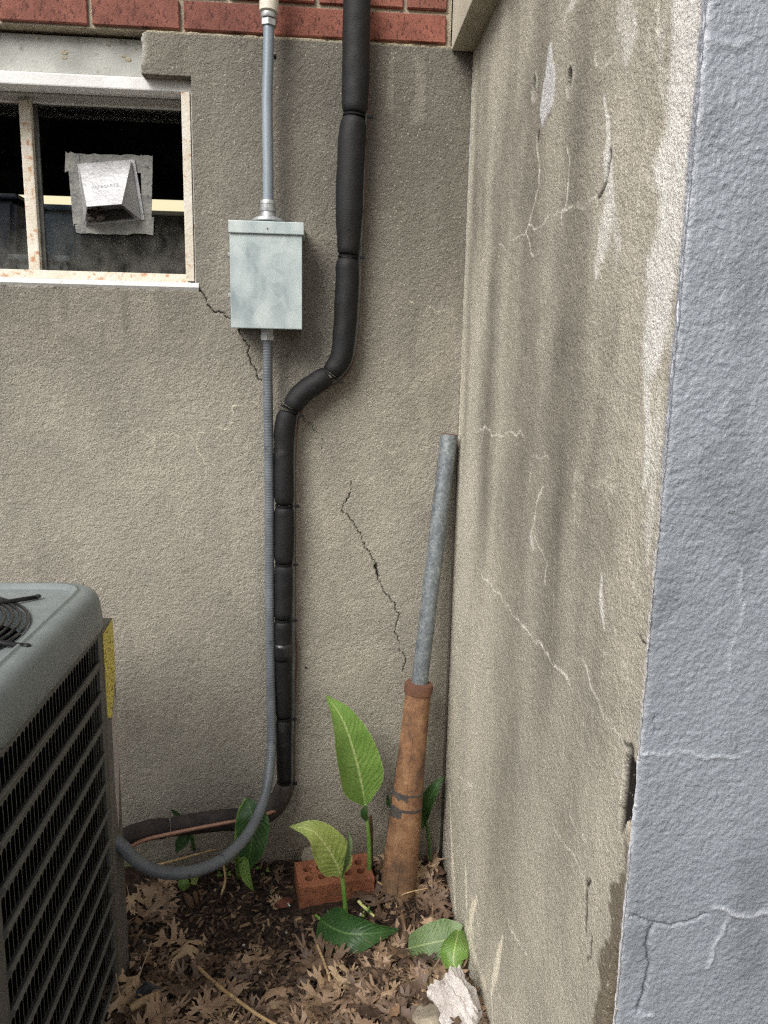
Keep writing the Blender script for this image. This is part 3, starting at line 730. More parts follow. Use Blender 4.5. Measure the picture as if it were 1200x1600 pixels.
# embossed lettering on the hood's sloping face
fc = bpy.data.curves.new('lettering', 'FONT'); fc.body = 'VANMARTE'; fc.size = 1.0; fc.extrude = .02; fc.align_x = 'CENTER'; fc.align_y = 'CENTER'
fo = bpy.data.objects.new('tmp_text', fc); COL.objects.link(fo)
bpy.context.view_layer.update()
dg = bpy.context.evaluated_depsgraph_get(); tm = bpy.data.meshes.new_from_object(fo.evaluated_get(dg)); bpy.data.objects.remove(fo)
e1 = _n(hp[1] - hp[0]); nrm = _n(np.cross(hp[3] - hp[0], e1)); nrm = nrm if nrm[1] < 0 else -nrm
e2 = np.cross(nrm, e1); e2 = e2 if e2[2] > 0 else -e2
ctr = (hp[0] + hp[1]) / 2 * .45 + (hp[2] + hp[3]) / 2 * .55
s = .0125
for v in tm.vertices:
    x, y, z = v.co; v.co = Vector(ctr + e1 * x * s + e2 * y * s + nrm * (.0012 + z * .025)) - origin(vent)
tm.materials.append(M_ALU); link('embossed_lettering', tm, vent)

# ================================================================== PORCH WALL (right)
porch = thing('porch_wall', 'porch foundation on the right with stained stucco side and blue grey painted front', 'wall', (X0 + .3, -.55, 0))
ps = lambda px, py: AX(px, py, X0)[[1, 2]]
def S2(*pts): return np.array([ps(*p) for p in pts])
side_white = [   # hairline mineral deposits: points, half width mm, strength
    ([(838, 215), (842, 250), (842, 290), (832, 330), (826, 352), (834, 358), (848, 352), (856, 338), (868, 336), (880, 330), (896, 322), (920, 316), (935, 306)], 1.3, .8),
    ([(885, 232), (890, 250), (887, 300), (883, 325), (878, 330), (878, 352)], 1.3, .85), ([(822, 360), (828, 395), (834, 402)], 1.2, .7),
    ([(826, 352), (812, 370), (802, 375)], 1.2, .7), ([(790, 390), (775, 385), (765, 395), (755, 405), (748, 415)], 1.1, .55),
    ([(740, 668), (745, 676), (752, 671), (765, 671), (768, 680), (785, 682), (805, 680), (818, 682)], 1.5, .8), ([(757, 640), (757, 671), (748, 700)], .9, .5),
    ([(768, 680), (764, 710), (762, 740)], .8, .4), ([(831, 714), (842, 716), (850, 712), (857, 716)], 1.4, .6), ([(829, 735), (826, 770)], 1.0, .5),
    ([(848, 760), (838, 785), (830, 830), (838, 848), (848, 866), (855, 882), (851, 912)], 1.4, .75),
    ([(855, 755), (860, 775)], .9, .5), ([(900, 735), (896, 760), (897, 815)], 1.1, .55), ([(912, 742), (898, 746)], 1.0, .5),
    ([(918, 755), (930, 760), (940, 750), (952, 762), (975, 762), (984, 765)], 1.2, .5), ([(955, 735), (954, 755), (957, 770)], 1.8, .6),
    ([(748, 890), (762, 907), (780, 927), (786, 940), (796, 950), (810, 968), (820, 980), (834, 1000), (850, 1015), (860, 1032), (872, 1045), (884, 1055), (891, 1070)], 1.7, .95),
    ([(894, 1023), (900, 1032), (910, 1030), (918, 1048), (923, 1075), (935, 1095), (942, 1120), (955, 1135), (970, 1155), (984, 1165)], 1.4, .85),
    ([(943, 1022), (955, 1030)], 1.2, .5), ([(864, 930), (866, 965), (862, 1005)], .8, .4), ([(895, 970), (896, 1010)], .7, .35),
    ([(815, 1155), (820, 1178)], 1.3, .5), ([(880, 1160), (880, 1190)], 1.0, .4), ([(718, 1215), (728, 1234), (738, 1226)], 1.5, .8),
    ([(864, 1288), (872, 1306), (886, 1326), (900, 1345), (912, 1372), (914, 1380)], 1.3, .75), ([(890, 1272), (897, 1290), (915, 1312)], 1.2, .6),
    ([(870, 1222), (874, 1236), (888, 1260), (896, 1290)], .8, .35), ([(793, 1436), (798, 1455), (808, 1470), (822, 1490)], 1.8, .85),
    ([(735, 1345), (730, 1375), (740, 1400), (750, 1430), (757, 1480)], 1.6, .6), ([(775, 1550), (779, 1600)], 2.0, .7), ([(782, 1550), (798, 1572), (805, 1600)], 1.5, .7),
    ([(1027, 60), (1028, 10), (1013, 45), (1018, 80), (1030, 102), (1038, 110)], 2.0, .8), ([(1031, 120), (1037, 165)], 1.6, .65), ([(1015, 195), (1005, 240), (998, 300), (994, 340)], 1.2, .5),
    ([(960, 85), (940, 110), (930, 82)], 1.8, .6), ([(998, 880), (990, 915), (996, 935), (1000, 922)], 1.2, .5), ([(985, 770), (982, 850), (986, 890)], .8, .35),
    ([(790, 1330), (800, 1356)], .9, .4), ([(840, 1335), (836, 1380)], .8, .3), ([(842, 1500), (848, 1540), (846, 1590)], .8, .4), ([(870, 1480), (880, 1540), (872, 1600)], .9, .4)]
side_streak = [   # broad efflorescence: points, half widths mm at the points, strength
    ([(943, 150), (950, 200), (948, 245)], (2, 6, 8), .8), ([(948, 240), (950, 300), (945, 360), (935, 410), (930, 440)], (8, 14, 20, 12, 2), .75),
    ([(958, 320), (965, 380), (962, 420)], (6, 12, 3), .45), ([(975, 20), (985, 60), (990, 30)], (30, 26, 10), .5), ([(900, 0), (885, 20), (880, 45)], (6, 5, 2), .5),
    ([(1078, -30), (1072, 80), (1063, 170), (1054, 250), (1048, 320), (1038, 420), (1030, 500), (1022, 560)], (48, 46, 40, 38, 36, 36, 30, 16), 1.0),
    ([(1016, 520), (1010, 600), (1013, 680), (1010, 730), (1005, 770)], (16, 9, 8, 9, 2), .8), ([(940, 900), (939, 945), (944, 982)], (2, 9, 2), .8),
    ([(1030, 620), (1024, 700), (1018, 790), (1012, 880)], (10, 10, 14, 4), .45),
    ([(703, 1240), (705, 1300), (710, 1370), (717, 1425)], (6, 16, 26, 16), 1.1), ([(730, 1350), (733, 1390), (736, 1425)], (4, 12, 6), .95),
    ([(748, 1405), (742, 1440), (747, 1460)], (9, 20, 4), 1.0), ([(786, 1462), (780, 1505), (775, 1548)], (3, 17, 6), 1.1), ([(830, 845), (832, 855)], (10, 8), .6),
    ([(735, 1440), (750, 1490), (765, 1540)], (12, 14, 12), .6)]
def f_side(U, V):   # U = y, V = z
    n = fbm(U, V, 6, 131, 5); Uw = U + .05 * (fbm(U, V, 3, 137, 3) - .5) + .02 * (fbm(U, V, 11, 138, 3) - .5); col1 = .6 * fbm(Uw, V * .14, 8, 133, 3) + .4 * fbm(U, V * .5, 9, 134, 4); col2 = .6 * fbm(Uw, V * .3, 16, 135, 4) + .4 * fbm(U, V, 20, 136, 4)
    base = np.zeros(U.shape + (3,)) + np.array(srgb(196, 190, 175)[:3])
    # broad brown-grey rain streaks below the ledge, fading towards the ground
    stripe = sm(.36, .66, col1) * .5 + sm(.4, .7, col2) * .2
    stripe = stripe * (.25 + 1.5 * fbm(U, V, 2.6, 139, 3)); fade = .22 + .85 * sm(.45, 1.55, V + .5 * (n - .5))
    gate = sm(-.03, -.09, U)                          # the strip next to the corner stays pale
    base = lerp(base, srgb(102, 97, 88), np.clip(stripe * fade * gate, 0, 1) * .95)
    # the darkest run, straight below the bolt holes, and one along the corner strip
    for yc, w, z0, z1, s in [(-.085, .030, 1.15, 2.0, .55), (-.33, .075, .95, 1.75, .55), (-.62, .11, .3, 1.9, .45), (-.82, .07, .8, 1.9, .5), (-.95, .05, .6, 1.3, .35)]:
        m = np.exp(-((U - yc + .03 * (n - .5)) / w) ** 2) * sm(z0 - .2, z0 + .15, V) * sm(z1 + .25, z1 - .15, V) * (.6 + .6 * col2)
        base = lerp(base, srgb(98, 92, 84), np.clip(m * s, 0, 1))
    base = base * (1 + .18 * (n[..., None] - .5))
    h = .002 * (fbm(U, V, 3, 151, 3) - .5) + .0014 * (fbm(U, V, 70, 152, 2) - .5) + .001 * (fbm(U, V, 190, 153, 1) - .5)
    for k, (pts, ws, st) in enumerate(side_streak):
        P3 = spline([(*ps(*p), w / 1000) for p, w in zip(pts, ws)], 5)
        D, T = dist_line(U, V, P3[:, :2], .12)
        w = np.interp(T, np.linspace(0, 1, len(P3)), P3[:, 2]) + 1e-4
        g = .45 + 1.15 * fbm(U, V * .4, 60, 400 + k, 4)
        m = np.clip(sm(1.3, .35, D / w * (.25 + 1.5 * fbm(U, V * .5, 45, 420 + k, 4))) * g, 0, 1) * st
        warm = srgb(240, 232, 211) if pts[0][1] > 1100 else srgb(236, 233, 227)
        base = lerp(base, warm, np.clip(m, 0, 1)); h = h + .0006 * m
    for k, (pts, w, st) in enumerate(side_white):
        L = wiggle(S2(*pts), .13, 3, 500 + k); D, T = dist_line(U * .5, V, L * np.array([.5, 1.0]), .02)
        w2 = w * .9 / 1000 * (.6 + .8 * vnoise(T * 14, T * 0 + k, 1.0, 650 + k))
        m = np.exp(-(D / w2) ** 2) * (.42 + .58 * sm(.3, .6, vnoise(U, V, 55, 600 + k))) * st
        base = lerp(base, srgb(236, 231, 218), np.clip(m * 1.25, 0, 1)); h = h + .0008 * m
    def blob(px, py, ru, rv, seed, jag=.5):
        c = ps(px, py); d = np.hypot((U - c[0]) / ru, (V - c[1]) / rv) * (1 - jag / 2 + jag * fbm(U, V, 60, seed, 3))
        return sm(1.05, .85, d)
    # old white filler and two bolt holes
    m = np.maximum(blob(858, 120, .016, .050, 701), blob(852, 160, .022, .036, 702)); m = np.maximum(m, blob(862, 140, .018, .034, 703))
    base = lerp(base, srgb(206, 206, 206), m * .95); h = h + .002 * m
    for (px, py) in [(835, 138), (890, 128)]:
        rim = blob(px + 1, py + 2, .018, .026, 710 + px, .25); hole = blob(px, py, .0115, .018, 720 + px, .2)
        base = lerp(base, srgb(176, 172, 160), rim * .8); h = h + .001 * rim - .012 * hole; base = lerp(base, srgb(62, 57, 50), hole * .9)  # dark colour replaces the shade of deeper holes
    # dark cracks
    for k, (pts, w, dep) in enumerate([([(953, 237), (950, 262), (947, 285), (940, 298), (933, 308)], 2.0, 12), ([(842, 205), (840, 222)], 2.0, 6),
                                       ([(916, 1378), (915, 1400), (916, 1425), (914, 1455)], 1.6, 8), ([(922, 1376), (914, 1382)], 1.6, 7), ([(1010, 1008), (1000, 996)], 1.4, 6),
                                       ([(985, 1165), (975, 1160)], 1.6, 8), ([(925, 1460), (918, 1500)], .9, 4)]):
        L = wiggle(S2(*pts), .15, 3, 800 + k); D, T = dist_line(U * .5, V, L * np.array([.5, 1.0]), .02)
        m = np.exp(-(D / (w / 1000)) ** 2); h = h - dep * .4 / 1000 * m; base = lerp(base, srgb(38, 34, 30), np.clip(m * 1.1, 0, 1))  # shallow grooves, their inner shade painted almost black
    # the long broken hole beside the painted corner, and the crumbling edge below
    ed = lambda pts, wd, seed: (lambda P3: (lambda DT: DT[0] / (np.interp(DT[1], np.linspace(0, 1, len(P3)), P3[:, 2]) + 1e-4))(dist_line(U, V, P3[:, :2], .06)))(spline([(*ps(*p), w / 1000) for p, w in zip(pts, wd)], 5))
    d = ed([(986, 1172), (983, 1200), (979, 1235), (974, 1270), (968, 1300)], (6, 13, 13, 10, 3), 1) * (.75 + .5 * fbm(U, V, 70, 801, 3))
    hole = sm(1.1, .8, d); base = lerp(base, srgb(36, 31, 27), hole); h = h - .007 * hole  # shallow recess; the shade of a deep hole is painted on
    d2 = ed([(996, 1190), (993, 1240), (986, 1290), (982, 1320)], (6, 11, 12, 3), 2) * (.7 + .6 * fbm(U, V, 80, 811, 3))
    rub = sm(1.1, .7, d2) * (1 - hole); base = lerp(base, srgb(172, 146, 116), rub * .8); h = h - (.002 + .006 * fbm(U, V, 120, 813, 2)) * rub
    d3 = ed([(962, 1490), (955, 1550), (950, 1600), (948, 1640)], (5, 11, 15, 16), 3) * (.7 + .6 * fbm(U, V, 70, 821, 3))
    lowh = sm(1.1, .8, d3); base = lerp(base, srgb(120, 100, 80), lowh); h = h - (.006 + .01 * fbm(U, V, 50, 823, 2)) * lowh
    # wet, dark patch low at the corner
    jag = .09 * (fbm(V, U * .3, 26, 831, 4) - .5)
    e = np.interp(V, [.45, .60, .66, .72, .80, .84], [.050, .046, .040, .032, .016, .0])
    wet = sm(.004, -.004, (U - YF) - e + jag) * sm(.86, .80, V) * (1 - rub)
    base = lerp(base, srgb(112, 102, 86), wet * .85)
    wf = sm(.10, .0, V) * .5; base = lerp(base, srgb(110, 98, 80), wf * sm(.4, .65, fbm(U, V, 20, 841, 3)))
    # a gap along the corner joint, opening downwards
    gap = sm(-.020, -.013, U) * sm(1.25, 1.0, V); h = h - .012 * gap * sm(-.004, -.010, U)
    base = lerp(base, srgb(120, 110, 96), gap * .4)
    # bow of the foot of the wall and paint lapping round the arris
    lap = sm(.012, .006, (U - YF) + .008 * (fbm(V, V, 40, 851, 4) - .5)); base = lerp(base, srgb(208, 205, 202), sm(.008, .003, (U - YF) + .008 * (fbm(V, V, 60, 853, 3) - .5)) * .8)
    base = lerp(base, srgb(164, 169, 178), lap * sm(1.15, 1.3, V))
    h = h + .002 * np.exp(-((U - YF) / .004) ** 2) * (fbm(V, V, 90, 857, 3) - .5)
    P = np.stack([X0 - h, U, V], -1)
    P[..., 0] -= .02 * sm(.35, -.05, V) * sm(-.05, -.5, U)
    return P, base
uy = np.concatenate([np.arange(YF, 0, .0027), [0.0]]); vz = np.concatenate([[-.3, -.12], np.arange(-.06, 2.13, .0026), [2.25, 2.42]])
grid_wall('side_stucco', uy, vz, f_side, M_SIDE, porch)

pf = lambda px, py: AY(px, py, YF)[[0, 2]]
def F2(*pts): return np.array([pf(*p) for p in pts])
front_ridges = [   # paint bridged over cracks: points, half width mm, height mm, paleness
    ([(998, 1180), (1020, 1177), (1040, 1180), (1060, 1172), (1080, 1174), (1100, 1184), (1125, 1182), (1155, 1183)], 1.6, 1.3, .6),
    ([(1115, 1418), (1135, 1422), (1158, 1432), (1180, 1430), (1205, 1426), (1240, 1420)], 2.6, 2.2, .75), ([(1140, 1434), (1128, 1460), (1115, 1480), (1106, 1512)], 2.2, 1.8, .6),
    ([(1159, 890), (1158, 915), (1155, 928), (1163, 945), (1160, 965), (1152, 985), (1150, 1005), (1142, 1018), (1140, 1048)], 1.6, 1.4, .55),
    ([(1163, 945), (1182, 943), (1200, 940)], 1.2, .9, .2), ([(990, 1590), (1005, 1588), (1020, 1587)], 2.0, 1.2, .6), ([(1143, 1060), (1140, 1080), (1145, 1100)], 1.2, 1.0, .2),
    ([(975, 1430), (985, 1433)], 2.0, 1.2, .7), ([(1085, 230), (1110, 222), (1130, 224), (1145, 234)], 1.2, 1.0, .1), ([(1150, 130), (1145, 165), (1140, 200)], 1.2, 1.0, .1),
    ([(1100, 60), (1125, 70), (1150, 75), (1165, 65)], 3.0, 2.2, .25)]
front_cracks = [([(983, 1432), (1000, 1434), (1015, 1440), (1025, 1443), (1045, 1446), (1080, 1438), (1105, 1428)], 1.0, 4), ([(1020, 1446), (1012, 1465), (1013, 1490), (1012, 1520), (1008, 1550), (998, 1580)], 1.5, 6), ([(1022, 1120), (1023, 1150)], .8, 2)]
def f_front(U, V):   # U = x, V = z
    base = np.zeros(U.shape + (3,)) + np.array(srgb(147, 152, 158)[:3])
    n = fbm(U, V, 8, 231, 4); n3 = fbm(U * 3, V * .5, 12, 233, 4); base = base * (1 + .24 * (n[..., None] - .5)) * (1 + .14 * (n3[..., None] - .5)); grime = sm(.56, .72, fbm(U, V * .6, 22, 235, 4)); base = lerp(base, srgb(112, 115, 118), grime * .35)
    h = .004 * (fbm(U, V, 5, 251, 3) - .5) + .0012 * (fbm(U, V, 75, 252, 3) - .5) + .0014 * (fbm(U, V, 230, 255, 2) - .5)
    for k, (pts, w, hh, pale) in enumerate(front_ridges):
        L = wiggle(F2(*pts), .12, 2, 900 + k); D, T = dist_line(U, V, L, .03); m = np.exp(-(D / (w / 1000)) ** 2) * (.5 + .7 * vnoise(U, V, 60, 930 + k))
        h = h + hh / 1000 * m; base = lerp(base, srgb(196, 199, 204), np.clip(m * pale, 0, 1))
    for k, (pts, w, dep) in enumerate(front_cracks):
        L = wiggle(F2(*pts), .12, 2, 960 + k); D, T = dist_line(U, V, L, .03); m = np.exp(-(D / (w / 1000)) ** 2)
        h = h - dep / 1000 * m; base = lerp(base, srgb(92, 96, 104), m * .5)  # groove shade also put into the crack colour
    edge = sm(.0026, .0008, (U - X0) + .003 * (fbm(V, V, 90, 261, 4) - .5)) * sm(.25, .5, fbm(V, V, 14, 263, 3) + .1)
    base = lerp(base, srgb(214, 216, 222), edge * .8)
    r = U - X0
    P = np.stack([U, YF - h + .003 * np.exp(-(r / .003) ** 2), V], -1)
    P[..., 0] += np.where(r < .0008, .0 + .004 * (fbm(V, V, 45, 271, 4) - .5) , 0)
    return P, base
ux = np.concatenate([np.arange(X0, .56, .0018), [.6, .7, .9, 1.3, 1.9]]); vf = np.concatenate([[-.3, 0, .2, .35, .45], np.arange(.50, 1.74, .0019), [1.8, 1.9, 2.1, 2.4]])
grid_wall('painted_front', ux, vf, f_front, M_PAINT, porch)
xl = float(AY(705, 80, 0)[0]); zl = float(AY(705, 80, 0)[2])
slab('ledge', (xl, -1.30, zl), (X0 + .25, -.0015, zl + .40), M_LEDGE, porch, bev=.003)
box('porch_core', (X0 + .08, YF + .06, -.3), (1.9, .0, 2.40), M_MORTAR, porch)
# dark grey strip in place of the open joint between the two walls
V, F = tube_vf([(X0 - .004, -.003, -.05), (X0 - .003, -.0035, .6), (X0 - .002, -.003, 1.15)], [.004, .0035, .002], 6)
mesh('joint_strip', V, F, mottle('dark_grey_joint', srgb(84, 78, 70), srgb(112, 106, 96), 40, .9), porch, True)

# ================================================================== CONDUIT, BOX, LINE SET
emt = thing('rigid_conduit', 'straight grey painted conduit running down into the top of the metal box', 'conduit', tuple(AY(418, 180, -.05)))
yc = -.05
tube('pipe', spline([AY(*p, yc) for p in [(420, 36), (419, 100), (417.5, 150), (418, 210), (419, 270), (419, 322)]], 6), .0117, M_EMT, emt, 20)
p0 = AY(420, 42, yc); p1 = AY(421, -10, yc)
lathe('compression_nut', p0, p1, [(0, .0135), (.001, .0165), (.013, .0165), (.014, .0150)], M_ZINC, emt, 6, smooth=False)
lathe('gland', p0 + np.array([0, 0, .015]), p1, [(0, .0165), (.002, .0175), (.010, .0172), (.011, .0150), (.013, .0150)], M_ZINC, emt, 16)
lathe('painted_coupling', p0 + np.array([0, 0, .027]), p1, [(0, .0175), (.002, .0200), (.12, .0205), (.2, .0205)], M_CREAM, emt, 20)
p0 = AY(419, 348, yc)
lathe('connector', p0, p0 + np.array([0, 0, 1]), [(0, .034), (.002, .036), (.008, .033), (.012, .018), (.022, .0165), (.023, .0185), (.030, .019), (.0305, .0165), (.038, .0165), (.039, .018), (.046, .017), (.047, .0125)], M_ZINC, emt, 20)

bx = thing('disconnect_box', 'pale galvanised metal box on the stucco between the two conduits', 'electrical box', tuple(AY(415, 430, 0)))
yb = -.098
c0 = AY(361, 512, yb); c1 = AY(472, 352, yb)
box('body', (c0[0] + .003, yb + .006, c0[2] + .002), (c1[0] - .003, .004, c1[2] - .004), M_BOX, bx, .002)
box('cover', (c0[0], yb - .0015, c0[2]), (c1[0], yb + .0045, c1[2] - .012), M_BOX, bx, .0014)
t0 = AY(357.5, 363, yb); t1 = AY(475, 350, yb)
box('top_flange', (t0[0], yb - .007, t0[2] - .001), (t1[0], .002, t1[2] + .002), M_BOX, bx, .0016)
for py in (398, 462):
    p = AY(360.5, py, yb + .01); box('hinge_tab', (p[0] - .005, yb + .004, p[2] - .004), (p[0] + .003, yb + .03, p[2] + .004), M_ZINC, bx, .001)
for px, py in ((385, 348), (451, 352)):
    p = AY(px, py, -.05); lathe('screw', p + np.array([0, 0, -.006]), p + np.array([0, 0, 1]), [(0, .006), (.004, .0062), (.008, .004), (.0095, .001)], M_ZINC, bx, 12)
p = AY(418, 357, yb - .0075); lathe('cover_screw', p, p + np.array([0, -1, 0]), [(0, .0018), (.0012, .0012)], M_SCREW, bx, 8)

flex = thing('flexible_conduit', 'ribbed grey flexible conduit hanging from the box and looping to the air conditioner', 'conduit', tuple(AY(418, 530, -.05)))
fp = [(418, 522, -.05, 11.3), (418.5, 600, -.047, 11.3), (420, 700, -.046, 11.3), (421, 800, -.046, 11.3), (421, 870, -.046, 11.3), (421.5, 960, -.048, 11.4), (422.5, 1050, -.052, 11.6), (424, 1120, -.06, 11.8),
      (424, 1170, -.08, 12.0), (419, 1220, -.12, 12.3), (408, 1262, -.17, 12.6), (388, 1302, -.23, 13), (360, 1333, -.28, 13.2), (325, 1354, -.32, 13.4), (285, 1364, -.35, 13.5), (245, 1361, -.37, 13.5), (212, 1344, -.38, 13.5), (186, 1318, -.385, 13.5), (150, 1300, -.375, 13.5)]
pth = spline([(*AY(a, b, y), r / 1000) for a, b, y, r in fp], 40)
seg = np.linalg.norm(np.diff(pth[:, :3], axis=0), axis=1); arc = np.concatenate([[0], np.cumsum(seg)])
# resample evenly so the ribs stay regular
ss = np.arange(0, arc[-1], .0016); pth = np.stack([np.interp(ss, arc, pth[:, k]) for k in range(4)], -1)
tube('hose', pth[:, :3], pth[:, 3] + .00035 * np.cos(ss / .0064 * 2 * math.pi), M_FLEX, flex, 20)
p0 = AY(418, 528, -.05)
lathe('connector', p0 + np.array([0, 0, -.006]), p0 + np.array([0, 0, 1]), [(0, .0150), (.001, .0168), (.012, .0168), (.0125, .0150), (.020, .0150), (.0205, .0162), (.030, .0162)], M_ZINC, flex, 6, smooth=False)

ls = thing('insulated_refrigerant_line', 'thick black foam insulated pipe bent in an s down the stucco wall', 'pipe', tuple(AY(543, 400, -.04)))
runs = [  # each sleeve between two ties: (px, py, radius px, y)
    [(558, -30, 20), (557, 40, 20), (556, 110, 20), (554, 179, 19)], [(553, 184, 18.5), (549, 230, 20.5), (546, 320, 20), (544, 399, 16.5)],
    [(543, 404, 17), (542, 450, 18), (538, 520, 17.5), (532, 560, 17), (517, 583, 16)], [(513, 586, 16), (495, 598, 17), (470, 616, 17), (455, 637, 16)],
    [(450, 643, 15.5), (445, 668, 16.5), (443.5, 720, 16), (444, 788, 16)], [(444, 792, 16), (444, 835, 16.5), (443, 879, 15.5)], [(443, 883, 15.5), (442.5, 925, 15.5), (442, 966, 15)],
    [(442, 970, 14.5), (441.5, 1000, 15), (442, 1060, 14.5), (443, 1120, 13.5)], [(443, 1124, 13.5), (443.5, 1170, 13.3), (444, 1220, 12.5)],
    [(444, 1224, 15), (438, 1246, 17), (424, 1264, 18), (400, 1276, 18.5), (372, 1280, 18), (330, 1283, 17.5), (267, 1292, 17)], [(264, 1293, 17), (235, 1297, 18), (205, 1306, 18), (178, 1322, 18), (150, 1340, 18)]]
for k, run in enumerate(runs):
    yy = [-.040] * len(run)
    if k == 9: yy = [-.040, -.045, -.052, -.06, -.068, -.08, -.10]
    if k == 10: yy = [-.10, -.115, -.14, -.17, -.20]
    P4 = spline([(*AY(a, b, y), r / FPX * (1.87 + y) * .985) for (a, b, r), y in zip(run, yy)], 14)
    r = P4[:, 3].copy(); L = np.concatenate([[0], np.cumsum(np.linalg.norm(np.diff(P4[:, :3], axis=0), axis=1))])
    e = np.minimum(L, L[-1] - L); r *= .80 + .20 * np.sqrt(np.clip(e / .014, 0, 1)); r *= 1 + .05 * (fbm(L, L * 0 + k, 22, 44, 3) - .5)
    so2 = tube('insulation_sleeve', P4[:, :3], r, M_FOAM if k < 9 else M_FOAMOLD, ls, 28)
    for v in so2.data.vertices:              # dents and wrinkles in the soft foam
        q_ = np.array(v.co); d_ = q_ - (P4[np.argmin(((P4[:, :3] - np.array(ls.location) - q_) ** 2).sum(1)), :3] - np.array(ls.location))
        v.co = Vector(q_ + d_ * (.10 * (float(fbm(q_[0] * 1.3 + q_[1], q_[2], 34, 47 + k, 2)) - .5)))
    if k in (5, 6, 7, 8, 1, 3):             # lips of the slit along the sleeve
        sd = np.array([.80, -.60, 0]) if k != 6 else np.array([-.7, -.71, 0])
        V_, F_ = tube_vf([P4[i, :3] + sd * (r[i] - .0008) for i in range(3, len(P4) - 3)], .0011, 5); mesh('slit_lip', V_, F_, M_TIE, so2, True)
for (px, py, r, ang) in [(553.5, 181.5, 19, 4), (543.5, 401.5, 17.5, 3), (515, 584.5, 17, 38), (452.5, 640, 17, 28), (444, 790, 16, 0), (443, 881, 15.5, 0), (442, 968, 15, 0), (443, 1122, 13.6, 0), (444, 1222, 14, 0)]:
    c = AY(px, py, -.040); rr = r / FPX * 1.83
    a = math.radians(ang); ax = np.array([math.sin(a), 0, math.cos(a)])
    bm = bmesh.new(); e1 = np.array([math.cos(a), 0, -math.sin(a)]); e2 = np.array([0, -1.0, 0])
    V = []; F = []
    for i in range(24):
        t = 2 * math.pi * i / 24
        for (dr, dz) in ((-.002, -.002), (.0006, -.002), (.0006, .002), (-.002, .002)):
            V.append(c + (rr * .85 + dr) * (math.cos(t) * e1 + math.sin(t) * e2) + ax * dz)
    for i in range(24):
        for j in range(4): F.append((i * 4 + j, i * 4 + (j + 1) % 4, ((i + 1) % 24) * 4 + (j + 1) % 4, ((i + 1) % 24) * 4 + j))
    o = mesh('cable_tie', V, F, M_TIE, ls)
    hx = c + e1 * (rr + .003) + e2 * .008
    box('tie_head', tuple(hx - np.array([.003, .003, .003])), tuple(hx + np.array([.009, .003, .003])), M_TIE, o, .001)
bm.free()
# tape wrap on one sleeve
V, F = tube_vf([AY(441.5, y, -.040) for y in (1004, 1010, 1020, 1030)], [.0232, .0236, .0236, .0232], 20)
mesh('tape_wrap', V, F, M_TAPE, ls, True)
tube('liquid_line', spline([AY(*p, y) for p, y in [((572, -30), -.02), ((571, 120), -.02), ((567, 250), -.02), ((562, 380), -.02), ((558, 480), -.02), ((550, 553), -.018), ((530, 588), -.018), ((490, 612), -.018), ((466, 638), -.018), ((458, 690), -.018), ((457, 800), -.018),
     ((457, 900), -.018), ((457, 985), -.018), ((457, 1100), -.02), ((455, 1160), -.024), ((455, 1215), -.03), ((450, 1245), -.035), ((430, 1264), -.04)]], 8), .0062, M_GREYTUBE, ls, 10)
wirepts = [((577, -30), -.014), ((576, 120), -.014), ((572, 250), -.014), ((566, 380), -.014), ((561, 480), -.014), ((554, 555), -.012), ((536, 590), -.012), ((495, 616), -.012), ((470, 645), -.012), ((462, 700), -.012), ((461, 800), -.012),
     ((461, 900), -.012), ((461, 985), -.014), ((464, 1010), -.016), ((462, 1080), -.016), ((460, 1150), -.018), ((460, 1215), -.022), ((454, 1245), -.03), ((436, 1264), -.045), ((415, 1272), -.085)]
tube('control_wire', spline([AY(*p, y) for p, y in wirepts], 8), .0026, M_CABLE, ls, 8)
tube('copper_line', spline([AY(*p, y) for p, y in [((432, 1266), -.07), ((400, 1277), -.095), ((340, 1288), -.115), ((270, 1302), -.135), ((225, 1313), -.16), ((200, 1327), -.2), ((182, 1345), -.25)]], 8), .0048, M_COPPER, ls, 12)
tube('copper_line', spline([AY(*p, y) for p, y in [((395, 1288), -.07), ((340, 1297), -.08), ((280, 1304), -.09), ((220, 1312), -.12), ((185, 1328), -.16)]], 8), .0040, M_COPPER, ls, 10)

# ================================================================== PIPES IN THE CORNER
ri = thing('cast_iron_pipe', 'rust brown cast iron drain pipe standing out of the soil in the corner', 'pipe', tuple(AY(622, 1398, -.14)))
b0 = AY(621, 1400, -.135); b0 = b0 - np.array([.003, 0, .04]); b1 = AY(655, 1066, -.098)
ax = _n(b1 - b0); LL = np.linalg.norm(b1 - b0)
prof = [(0, .047), (.04, .046), (.10, .045), (.20, .0425), (.28, .0395), (.36, .0365), (.43, .0345), (LL - .028, .0315), (LL - .027, .0330)]
lathe('barrel', b0, b1, [(t, r) for t, r in prof], M_RUST, ri, 28)
lathe('collar', b0 + ax * (LL - .027), b1, [(0, .0330), (.001, .0355), (.018, .0362), (.024, .0345), (.026, .030)], M_RUSTCAP, ri, 28)
for tt, hw in ((.325, .005), (.285, .006)):
    lathe('tape_band', b0 + ax * tt, b1, [(0, .0355 + (.345 - tt) * .045), (.001, .0392 + (.325 - tt) * .05), (hw, .0390 + (.325 - tt) * .05), (hw + .001, .0355)], M_BAND, ri, 28)
tr_ = random.Random(5)
